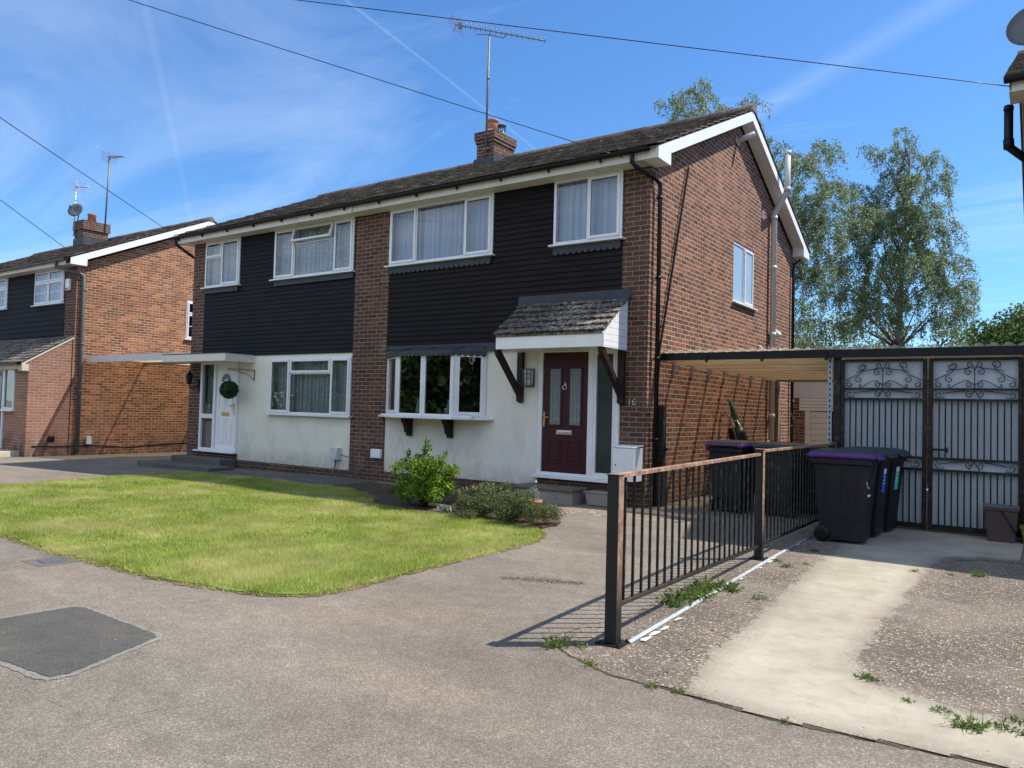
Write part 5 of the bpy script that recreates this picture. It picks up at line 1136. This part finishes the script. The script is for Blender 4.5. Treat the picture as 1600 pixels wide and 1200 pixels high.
m = MB(); m.box(-.35, 8.9, 2.325, 4.65, 13.05, 2.40); cpart(m, 'roof', 'darkgrey_pl', GR)
# tubs at the right of the gates
def tub(loc, w, d, h, mat, lid, name, label, cat, handle=True):
    root = empty(name, loc, .03); tag(root, label, cat)
    b = MB(); s = .80; vs = []
    for (k, z) in ((s, 0), (s+.02, .06), (.97, h*.86), (1.03, h*.88), (1.04, h*.96)): vs += [(-w/2*k, -d/2*k, z), (w/2*k, -d/2*k, z), (w/2*k, d/2*k, z), (-w/2*k, d/2*k, z)]
    fs = [(3, 2, 1, 0), (16, 17, 18, 19)]
    for i in range(4):
        for k in range(4): fs.append((i*4+k, i*4+(k+1) % 4, (i+1)*4+(k+1) % 4, (i+1)*4+k))
    b.add(vs, fs); b.build('body', mat, root, .01)
    if lid:
        l = MB(); l.box(-w/2*1.07, -d/2*1.07, h*.962, w/2*1.07, d/2*1.07, h); l.build('lid', lid, root, .01)
    if handle: hh = MB(); hh.tube([(-.0, -d/2-.012, h*.9), (w*.2, -d/2-.03, h*.62), (w*.44, -d/2-.01, h*.25)], .008, 6); hh.build('handle', 'black_pl', root)
tub((4.38, .28, .0085), .34, .30, .41, 'ply', 'darkgrey_pl', 'food_caddy', 'brown lidded food caddy with folded handle in front of the right hand gate', 'caddy')
tub((4.74, .32, .0085), .36, .32, .20, 'greenbox', None, 'plastic_crate', 'low dark olive crate at the right edge beside the brown caddy', 'crate', False)
# steps
st = empty('doorstep', (-10.6, -.5, gh(-10.6))); tag(st, 'two dark slab steps below the white front door', 'steps')
m = MB(); m.box(-11.55, -.42, -.2, -9.72, -.02, .16); cpart(m, 'upper_step', 'slab', st, .012); m = MB(); m.box(-11.9, -1.02, -.2, -9.2, -.421, .035); cpart(m, 'lower_step', 'slab', st, .012)
m = MB(); m.box(-1.98, -.50, -.05, -.93, -.01, .185); st2 = tag(empty('doorstep', (-1.4, -.3, 0)), 'single concrete step below the burgundy front door', 'step'); cpart(m, 'riser', 'stone', st2, .01)
m = MB(); m.box(-2.0, -.53, .186, -.91, -.01, .226); cpart(m, 'tread', conc_mat('brownish_tread', (.14, .11, .085), (.19, .155, .12)), st2, .008)
m = MB(); m.prism([(-.80, .205), (-.30, .205), (-.34, .01), (-.76, .01)], 1, -.36, -.10); m.box(-.82, -.375, .19, -.28, -.361, .215); tag(m.build('trough_planter', 'stone', None, .008), 'short grey stone trough beside the burgundy door step', 'planter')
# drain cover
m = MB(); m.prism([(-2.15, -7.29), (-1.99, -7.30), (-1.98, -7.13), (-2.16, -7.13)], 2, .002, .008); dc = tag(m.build('drain_cover', 'darkgrey_pl'), 'small rectangular metal cover set in the tarmac near the lawn edge', 'drain cover')
m = MB(); m.prism([(-2.24, -7.37), (-1.90, -7.38), (-1.89, -7.05), (-2.24, -7.06)], 2, -.002, .003); m.build('surround', 'slab', dc)
# ================================================================== OVERHEAD CABLES
def at(u, v, dist): return camo.location+cray(u, v)*dist
def cable(a, b, sag, r, label, n=30):
    a, b = Vector(a), Vector(b); pts = [a.lerp(b, k/n)-Vector((0, 0, sag*4*(k/n)*(1-k/n))) for k in range(n+1)]
    m = MB(); m.tube(pts, r, 6); o = m.build('overhead_cable', M['black_pl']); tag(o, label, 'cable'); return o
POLE = Vector((-5.3, -14.2, 7.6))
def toward(end, u, v, r, label):
    """a cable from its fixing through the sky to the street pole line"""
    e = Vector(end); d = cray(u, v); best = None
    # the point on the ray where it is 7.0 m up, then carried on beyond
    t = (6.9-camo.location.z)/d.z; p = camo.location+d*t; q = p+(p-e)*.35
    return cable(e, q, .0, r, label)
toward((-.30, -.31, 5.13), 183, -6, .0055, 'thin overhead cable running to the eaves above the upstairs right window')
toward((4.45, .37, 5.38), 440, -3, .0055, 'thin overhead cable crossing the sky to the roof corner at the right edge')
toward((-19.5, 3.88, 7.15), -4, 181, .009, 'thin overhead cable from the upper left edge to the left house ridge')
toward((-20.2, 1.2, 5.95), -4, 309, .009, 'lower overhead cable at the left edge reaching the left house roof slope')
# ================================================================== PLANTS
def blades(P, h, w, name, mat, zfn=None, parent=None, lean=.5):
    n = len(P); a = RNG.uniform(0, 2*PI, n); dx, dy = np.cos(a)*w/2, np.sin(a)*w/2
    ln = RNG.normal(size=(n, 2))*lean*h[:, None]
    z = P[:, 2]
    co = np.zeros((n, 3, 3)); co[:, 0] = np.stack([P[:, 0]-dx, P[:, 1]-dy, z], 1); co[:, 1] = np.stack([P[:, 0]+dx, P[:, 1]+dy, z], 1); co[:, 2] = np.stack([P[:, 0]+ln[:, 0], P[:, 1]+ln[:, 1], z+h], 1)
    return tri_mesh(name, co, 3, mat, parent)
lp = np.array([(p[0], p[1]) for p in LAWN])
c = RNG.uniform([lp[:, 0].min(), lp[:, 1].min()], [lp[:, 0].max(), lp[:, 1].max()], (460000, 2)); c = c[inside(LAWN, c)]
dist = np.hypot(c[:, 0]-4.85, c[:, 1]+10.36)
keep = RNG.uniform(size=len(c)) < np.clip(7.5/dist, .35, 1)**1.3; c = c[keep]; dist = dist[keep]
pn = np.sin(c[:, 0]*1.7+1.3*np.sin(c[:, 1]*1.1))*np.sin(c[:, 1]*2.1+np.sin(c[:, 0]*.9))
h = (.030+.016*RNG.uniform(size=len(c)))*(1+.35*pn); w = .0036*np.clip(dist/6, 1, 2.4)
zz = .016+np.where(c[:, 0] > -7, 0, (c[:, 0]+7)*.0176)
tag(blades(np.column_stack([c, zz]), h, w, 'grass', 'grass', lean=.55), 'short sunlit lawn grass, yellowing in patches', 'grass', kind='stuff')
# the shaggy rim of the lawn
E_ = []
for i in range(len(LAWN)):
    a, b = np.array(LAWN[i]), np.array(LAWN[(i+1) % len(LAWN)]); L = np.linalg.norm(b-a); k = int(L*800); t = RNG.uniform(size=(k, 1)); E_.append(a+(b-a)*t+RNG.normal(size=(k, 2))*.034)
c = np.vstack(E_); cl = .5+.5*np.sin(c[:, 0]*7+c[:, 1]*5)*np.sin(c[:, 0]*3.1-c[:, 1]*4.3)
h = (.018+.045*RNG.uniform(size=len(c))*cl**2); tag(blades(np.column_stack([c, .005+np.where(c[:, 0] > -7, 0, (c[:, 0]+7)*.0176)]), h, np.full(len(c), .006), 'grass', 'grass', lean=.8), 'longer uncut grass fringing the lawn edge', 'grass', kind='stuff')
def blob_points(blobs, n, shell=.55):
    """points through a set of ellipsoids (x,y,z,rx,ry,rz,weight)"""
    B = np.array(blobs, float); p = B[:, 6]*B[:, 3]*B[:, 4]*B[:, 5]; p /= p.sum(); k = RNG.choice(len(B), n, p=p); d = RNG.normal(size=(n, 3)); d /= np.linalg.norm(d, axis=1)[:, None]
    r = RNG.uniform(size=n)**shell; return B[k, :3]+d*r[:, None]*B[k, 3:6]
def shrub(name, loc, blobs, n, size, mat, label, cat, twigs=12, aspect=.5, droop=-.2, group=None, bald=.0):
    root = empty(name, loc); tag(root, label, cat, group)
    P = blob_points(blobs, n)
    P = P[P[:, 2] > .015]
    f = tri_mesh('foliage', leaves(P, size, aspect, droop), 4, mat, root)
    m = MB(); rr = random.Random(len(label))
    B = blobs
    for k in range(twigs):
        b = B[rr.randrange(len(B))]; e = Vector((b[0]+rr.uniform(-.7, .7)*b[3], b[1]+rr.uniform(-.7, .7)*b[4], b[2]+rr.uniform(-.3, .8)*b[5])); s = Vector((rr.uniform(-.06, .06), rr.uniform(-.06, .06), 0)); m.tube([s, s.lerp(e, .5)+Vector((0, 0, .04)), e], [.010, .007, .003], 5)
    m.build('stem', 'twig', root); return root
bb = []; rr = random.Random(8)
for k in range(64):
    a = rr.uniform(0, 2*PI); r = .40*math.sqrt(rr.random()); z = rr.uniform(.10, .62); rad = rr.uniform(.08, .15)
    if math.hypot(r/.47, (z-.40)/.40) > 1: continue
    bb.append((r*math.cos(a), r*math.sin(a), z, rad, rad, rad*.9, 1))
for (x, y, z) in ((-.30, 0, .70), (.02, .0, .80), (.08, -.05, .86), (.28, .1, .72), (-.1, .1, .74), (.36, -.05, .62), (-.42, .0, .5), (.18, -.1, .76)): bb.append((x, y, z, .035, .035, .11, 2.2))
s1 = shrub('leafy_shrub', (-2.20, -2.36, .03), bb, 9500, .050, 'laurel', 'bright green glossy shrub at the lawn edge in front of the bow window', 'shrub', 26, .45)
m = MB()
for (x, z) in ((.06, 1.05), (.04, .98)): m.tube([(.05, -.05, .7), (x, -.04, z)], .005, 5)
m.build('stem', 'twig', s1); 
bb = [(rr.uniform(-.34, .30), rr.uniform(-.2, .2), rr.uniform(.08, .30), .10, .10, .09, 1) for k in range(18)]
shrub('leafy_shrub', (-1.42, -1.95, .03), bb, 2200, .042, 'shrub_y', 'small pale variegated shrub between the bright green bush and the burgundy door', 'shrub', 14, .55)
bb = []
for k in range(42):
    t = rr.uniform(-1, 1); x = .60*t; y = rr.uniform(-.36, .28); bb.append((x, y, rr.uniform(.05, .34)*(1-.5*t*t)+.03, .12, .12, .085, 1))
shrub('low_conifer', (-.62, -2.62, .02), bb, 17000, .030, 'conifer', 'low spreading dark green conifer spilling over the tarmac edge', 'shrub', 20, .35)
bb = [(rr.uniform(-.5, .5), rr.uniform(-.25, .25), rr.uniform(.05, .12), .14, .14, .09, 1) for k in range(12)]
shrub('rosette_plant', (-1.55, -2.72, .02), [(0, 0, .06, .10, .08, .06, 1), (.12, .05, .05, .07, .06, .05, 1)], 160, .055, 'lav', 'tiny pale leaved plant at the front of the flower bed', 'plant', 4, .4)
shrub('ground_plant', (-3.3, -1.35, .02), bb, 1500, .05, 'weed', 'dim low green plants in the shade left of the bright green bush', 'plant', 6, .35)
pt = empty('plant_pot', (-.83, -1.72, .0)); tag(pt, 'round terracotta coloured pot holding a grey leaved plant near the burgundy door step', 'pot')
m = MB(); m.lathe([(.09, 0), (.115, .14), (.13, .15), (.135, .185), (.12, .185), (.11, .15)], (0, 0, 0), 20); m.build('pot', 'pot', pt)
tri_mesh('foliage', leaves(blob_points([(0, 0, .25, .11, .11, .10, 1), (.03, -.02, .31, .07, .07, .07, 1)], 900), .026, .35, -.5), 4, 'lav', pt)
m = MB(); m.tube([(.02, 0, .18), (.05, .0, .42)], .003, 5); m.build('stem', 'twig', pt); m = MB(); m.lathe([(.004, -.012), (.018, 0), (.004, .014)], (.05, 0, .43), 8); m.build('flower', 'white_st', pt)
bl = empty('topiary_ball', (-9.22, -.36, 1.68)); tag(bl, 'round artificial topiary ball hanging from a bracket beside the white front door', 'topiary ball')
d = RNG.normal(size=(2600, 3)); d /= np.linalg.norm(d, axis=1)[:, None]; tri_mesh('foliage', leaves(d*RNG.uniform(.165, .195, 2600)[:, None], .032, .6), 4, 'ball', bl)
m = MB(); n = 16
bl.location = (-9.56, -.36, 1.66)
m.lathe([(.02, -.165), (.10, -.13), (.155, -.06), (.165, 0), (.155, .06), (.10, .13), (.02, .165)], (0, 0, 0), n); m.build('core', 'ball', bl)
m = MB(); m.tube([(-.08, 0, .16), (-.03, 0, .42)], .003, 4); m.tube([(.08, 0, .16), (-.03, 0, .42)], .003, 4); m.build('chain', 'alu_l', bl)
# weeds: one tuft, copied
def weed(kind, seed):
    global RNG
    n = 60 if kind else 34; P = np.zeros((n, 3)); P[:, :2] = RNG.normal(size=(n, 2))*.03
    root = empty('weed_tuft', (0, 0, 0)); blades(P, RNG.uniform(.03, .10, n) if kind else RNG.uniform(.02, .06, n), np.full(n, .009), 'leaf_blades', 'weed', parent=root, lean=.8)
    Q = RNG.normal(size=(n, 3))*np.array([.045, .045, .012])+np.array([0, 0, .022]); tri_mesh('leaf_rosette', leaves(Q, .035, .4, .1), 4, 'weed', root); return root
wa, wb = weed(1, 1), weed(0, 2)
GXY = [(2.475, -6.46, 1.5, 0, 'by the foot of the nearest railing post, outermost of that clump'), (2.60, -6.38, .9, 1, 'close to the foot of the nearest railing post'), (2.80, -6.63, .8, 1, 'in the kerb crack just below the nearest railing post'), (3.20, -6.72, .8, 1, 'on the dark joint at the start of the buff strip, left one'), (3.33, -6.705, .7, 1, 'on the dark joint at the start of the buff strip, right one'),
 (3.87, -6.76, .6, 1, 'halfway along the dark joint in front of the buff concrete'), (4.06, -5.90, .9, 0, 'at the lower left corner of the right gravel slab'), (4.28, -6.12, .6, 1, 'under the right gravel slab, second from its corner'), (4.42, -6.16, .9, 1, 'pale low patch under the right gravel slab'), (4.55, -6.30, 1.3, 0, 'dark clump on the buff concrete at lower right'),
 (4.68, -6.22, 1.0, 1, 'flat yellowish patch near the lower right corner'), (4.78, -6.22, 1.1, 1, 'rightmost low patch at the photo edge'), (4.72, -6.08, .8, 1, 'thin strip of weed above the rightmost patch'), (4.80, -5.86, .8, 0, 'at the right photo edge beside the gravel slab'),
 (2.86, -2.02, .8, 0, 'small flowering tuft in front of the purple lidded bin'), (2.98, -2.85, .7, 1, 'on the left gravel slab next to the buff strip'), (2.87, -3.08, 1.2, 1, 'broad sparse patch in the left gravel slab'), (2.72, -2.86, .9, 1, 'close to the second railing post on the gravel'), (3.05, -4.5, 1.1, 1, 'dry tuft where the left gravel slab meets the buff strip'),
 (2.62, -4.42, 1.9, 0, 'big clump under the railing beside the metal strip, farther one'), (2.78, -4.35, 1.5, 0, 'big clump spilling over the metal strip'), (2.64, -4.85, 2.0, 0, 'big clump under the railing beside the metal strip, nearer one'), (2.66, -4.62, 1.8, 0, 'middle clump under the railing beside the metal strip'), (2.63, -5.1, 1.4, 0, 'nearest clump under the railing before the front post'),
 (3.84, -2.50, .8, 1, 'at the near right corner of the shaded concrete'), (4.12, -2.42, .6, 1, 'second along the shadow edge on the right gravel'), (4.33, -2.3, 1.1, 0, 'third along the shadow edge on the right gravel, the bushiest')]
for i, (x, y, s, k, lb) in enumerate(GXY):
    t = (wa if k == 0 else wb); o = copy_tree(t); o.location = (x, y, .0045 if x > 2.5 and y > -6.65 else 0); s *= .85 if y > -5.2 and x < 2.8 and y < -4.3 else .72; o.scale = (s, s, s*.9); o.rotation_euler = (0, 0, i*1.3)
    tag(o, 'green weed tuft '+lb, 'weed', 'weeds growing in the drive cracks')
for t in (wa, wb):
    for c_ in list(t.children): bpy.data.objects.remove(c_)
    bpy.data.objects.remove(t)
# dead twigs on the tarmac
DEAD = (1.47, -5.04); PALE = [(-.43, -1.24), (-.2, -1.2), (-.55, -1.0), (-.06, -1.22), (-.3, -1.05)]
n = 520; t_ = RNG.uniform(-1, 1, n); DX, DY = DEAD; P = np.column_stack([DX+t_*.30+RNG.normal(0, .03, n), DY+t_*.13+RNG.normal(0, .05, n)*(1-.5*abs(t_)), np.full(n, .006)])
lv = leaves(P, .03, .3); lv[:, :, 2] = .004+.25*np.abs(lv[:, :, 2]-.004); tag(tri_mesh('dead_leaves', lv, 4, plain('dead_leaves', (.13, .075, .04), 1, .1, .4, 30)), 'brown line of dead leaves and twigs on the tarmac', 'leaves', kind='stuff')
m = MB(); rr = random.Random(31)
for (x, y) in PALE:
    for k in range(3): cx_, cy_, q = x+rr.uniform(-.12, .12), y+rr.uniform(-.10, .10), rr.uniform(.025, .06); m.quad(*[(cx_+q*rr.uniform(.6, 1.2)*math.cos(2*PI*j/8), cy_+q*rr.uniform(.6, 1.2)*math.sin(2*PI*j/8), .004) for j in range(8)])
tag(m.build('pale_flake', 'concrete'), kind='structure')
# ================================================================== TREES
def birch(name, base, H_, D_, clusters, nleaf, label, seed, rscale, trunk_pts, lsize=.060):
    """clusters: (right, height, radius) measured from the trunk foot in the plane facing the street, with random depth"""
    global RNG
    rr = random.Random(seed); root = empty(name, base); tag(root, label, 'tree', None)
    rt = Vector((math.cos(math.radians(20)), math.sin(math.radians(20)), 0)); dp = Vector((-rt.y, rt.x, 0))
    t = MB(); tp = [rt*x+Vector((0, 0, z)) for x, z in trunk_pts]; n = len(tp)
    t.tube(tp, [max(.02, rscale*(1-k/(n-.6))) for k in range(n)], 10); lb = MB(); L = []; tw = MB()
    for (x, z, r) in clusters:
        dy = rr.uniform(-1, 1)*min(1.6, 1.0+r*.5); c = rt*x+dp*dy+Vector((0, 0, z))
        zb = max(3.3, z-(.9+abs(x)*.9 if z > 6 else .4+abs(x)*.35)); k = min(range(n), key=lambda i: abs(tp[i].z-zb)); s = tp[k]; mid = s.lerp(c, .5)+Vector((0, 0, .30+.05*abs(x)))
        top = c+Vector((0, 0, r*.45)); lb.tube([s, mid, top], [.022+.005*abs(x), .014, .005], 6)
        nd = max(7, int(40*r*r+8)); kk = int(nleaf*r*r/sum(c_[2]**2 for c_ in clusters)/nd)+1
        for q in range(nd):
            a = rr.uniform(0, 2*PI); rad = r*rr.random()**.6*1.22; p0 = c+Vector((math.cos(a)*rad, math.sin(a)*rad, r*rr.uniform(-.5, .95)*math.sqrt(max(.12, 1-(rad/r/1.27)**2)))); ln = rr.uniform(.5, 1.35)*(.4+.6*r)
            out = Vector((math.cos(a), math.sin(a), 0)); p1 = p0+out*ln*.25+Vector((0, 0, -ln*.25)); p2 = p1+out*ln*.10+Vector((0, 0, -ln*.7))
            pts = [mid.lerp(top, rr.uniform(.6, 1)).lerp(p0, .75), p0, p1, p2]
            if q % 2 == 0: tw.tube(pts, [.006, .005, .004, .002], 4, True, False)
            ts = RNG.uniform(.7, 3.0, kk); P4 = np.array([tuple(p) for p in pts]); i = np.minimum(2, ts.astype(int)); f_ = (ts-i)[:, None]
            L.append(P4[i]*(1-f_)+P4[i+1]*f_+RNG.normal(size=(kk, 3))*np.array([.055, .055, .05]))
    t.build('trunk', 'bark', root); lb.build('limb', 'twig', root); tw.build('twigs', 'twig', root)
    tri_mesh('crown', leaves(np.vstack(L), lsize, .62, .5), 4, 'birch', root); return root
def place(u, v, dist):
    d = cray(u, v); d2 = Vector((d.x, d.y, 0)); 
    return camo.location+d*(dist/d2.length)
def cl(pts, base, dist, u0):
    out = []; rt = Vector((math.cos(math.radians(20)), math.sin(math.radians(20)), 0))
    for (u, v, r) in pts:
        p = place(u, v, dist)-base; out.append((p.dot(rt), p.z, r*dist/1200.))
    return out
B2 = place(1402, 660, 27); B2.z = 0
pts2 = [(1408, 212, 15), (1422, 235, 20), (1396, 232, 12), (1372, 228, 8), (1352, 232, 6), (1420, 268, 24), (1450, 262, 14), (1400, 290, 22), (1440, 300, 26), (1385, 320, 20), (1412, 330, 30), (1448, 335, 20), (1384, 352, 24), (1425, 365, 34), (1452, 372, 14), (1345, 300, 16), (1330, 285, 10), (1350, 325, 18), (1330, 345, 24), (1356, 372, 28), (1310, 372, 24), (1392, 395, 36), (1440, 398, 30), (1466, 392, 20), (1335, 405, 26), (1300, 418, 24), (1368, 432, 30), (1420, 432, 34), (1462, 424, 26), (1480, 440, 18), (1344, 458, 22), (1316, 466, 16), (1382, 468, 26), (1430, 474, 24), (1470, 466, 24), (1500, 448, 16), (1508, 470, 12), (1330, 500, 18), (1305, 512, 14), (1350, 492, 18), (1372, 508, 16), (1440, 508, 14), (1476, 498, 16), (1500, 492, 12), (1512, 486, 8), (1280, 470, 18), (1272, 500, 14)]
tr2 = place(1402, 560, 27)
birch('birch_tree', B2, 12, 27, cl(pts2, B2, 27, 1402), 90000, 'tall silver birch with drooping branches above the iron gates', 5, .15, [(0, 0), (.0, 1.5), (.02, 3.6), (.05, 5.0), (.12, 6.5), (.2, 8.2), (.3, 9.4), (.3, 10.1)])
B1 = place(1215, 660, 23); B1.z = 0
pts1 = [(1100, 140, 16), (1075, 160, 18), (1045, 170, 12), (1035, 195, 8), (1110, 170, 24), (1090, 195, 24), (1125, 200, 20), (1060, 205, 14), (1170, 150, 9), (1184, 160, 8), (1160, 172, 12), (1182, 180, 11), (1216, 215, 14), (1225, 245, 20), (1262, 260, 12), (1285, 240, 18), (1298, 250, 12), (1240, 285, 26), (1280, 280, 26), (1300, 290, 14), (1262, 315, 28), (1292, 320, 22), (1240, 340, 24), (1275, 355, 28), (1262, 395, 28), (1290, 380, 20), (1252, 420, 24), (1280, 430, 28), (1250, 462, 22), (1270, 480, 14), (1252, 510, 12), (1225, 330, 22), (1225, 400, 26), (1300, 345, 18)]
birch('birch_tree', B1, 12, 23, cl(pts1, B1, 23, 1215), 38000, 'thin drooping silver birch rising behind the middle house roof and gable', 9, .17, [(0, 0), (.05, 3), (-.1, 5.2), (-.4, 7.0), (-1.0, 8.6), (-1.7, 9.8), (-2.2, 10.6)])
def round_tree(base, blobs, n, size, label, mat='hedge', cat='tree', name='broadleaf_tree', trunk=True):
    root = empty(name, base); tag(root, label, cat); P = blob_points(blobs, n, .45); tri_mesh('crown', leaves(P, size, .6, .1), 4, mat, root)
    if trunk:
        m = MB(); top = max(b[2] for b in blobs)*.8; m.tube([(0, 0, 0), (.1, 0, top*.5), (0, .1, top)], [.16, .12, .05], 8)
        for b in blobs[::2]: m.tube([(.05, 0, top*.4), (b[0]*.6, b[1]*.6, b[2]*.9), (b[0], b[1], b[2])], [.07, .04, .015], 6)
        m.build('trunk', 'twig', root)
    return root
b = place(1590, 640, 20); b.z = 0; rr = random.Random(2)
round_tree(b, [(rr.uniform(-.9, 1.6), rr.uniform(-.8, .8), rr.uniform(2.2, 3.75), .55, .55, .42, 1) for k in range(26)], 11000, .09, 'bushy bright green tree just right of the birch above the gate roof')
b = place(1440, 640, 33); b.z = 0
round_tree(b, [(rr.uniform(-5.5, 3.0), rr.uniform(-1, 1), rr.uniform(2.4, 5.0), .8, .7, .6, 1) for k in range(34)], 12000, .13, 'mid green far tree low behind the birch trunk', 'birch')
b = place(1265, 640, 30); b.z = 0
round_tree(b, [(rr.uniform(-2.5, 1.6), rr.uniform(-1, 1), rr.uniform(2.4, 4.9), .7, .7, .5, 1) for k in range(20)], 6500, .12, 'low far foliage seen between gable and birch', 'birch')
# fence at the back of the gardens closes the view under the trees
m = MB()
for k in range(60): x = -8+k*.42; m.box(x, 17+.02*(k % 2), 0, x+.41, 17.02+.02*(k % 2), 1.8)
gf = empty('garden_fence', (4, 17, 0)); tag(gf, 'brown boarded garden fence behind the houses', 'fence'); cpart(m, 'panel', 'oldwood', gf)
# a hedge and trees over the road behind the camera give the windows something to reflect
rr = random.Random(12)
hb = [(rr.uniform(-80, 60), rr.uniform(-2, 2), rr.uniform(.6, 6.0), 2.0, 1.2, 1.5, 1) for k in range(420)]
h_ = tri_mesh('hedge', leaves(blob_points(hb, 60000, .5)+np.array([0, -29, 0]), .55, .7, .1), 4, 'hedge'); tag(h_, 'tall hedge across the road behind the viewer', 'hedge', kind='stuff')
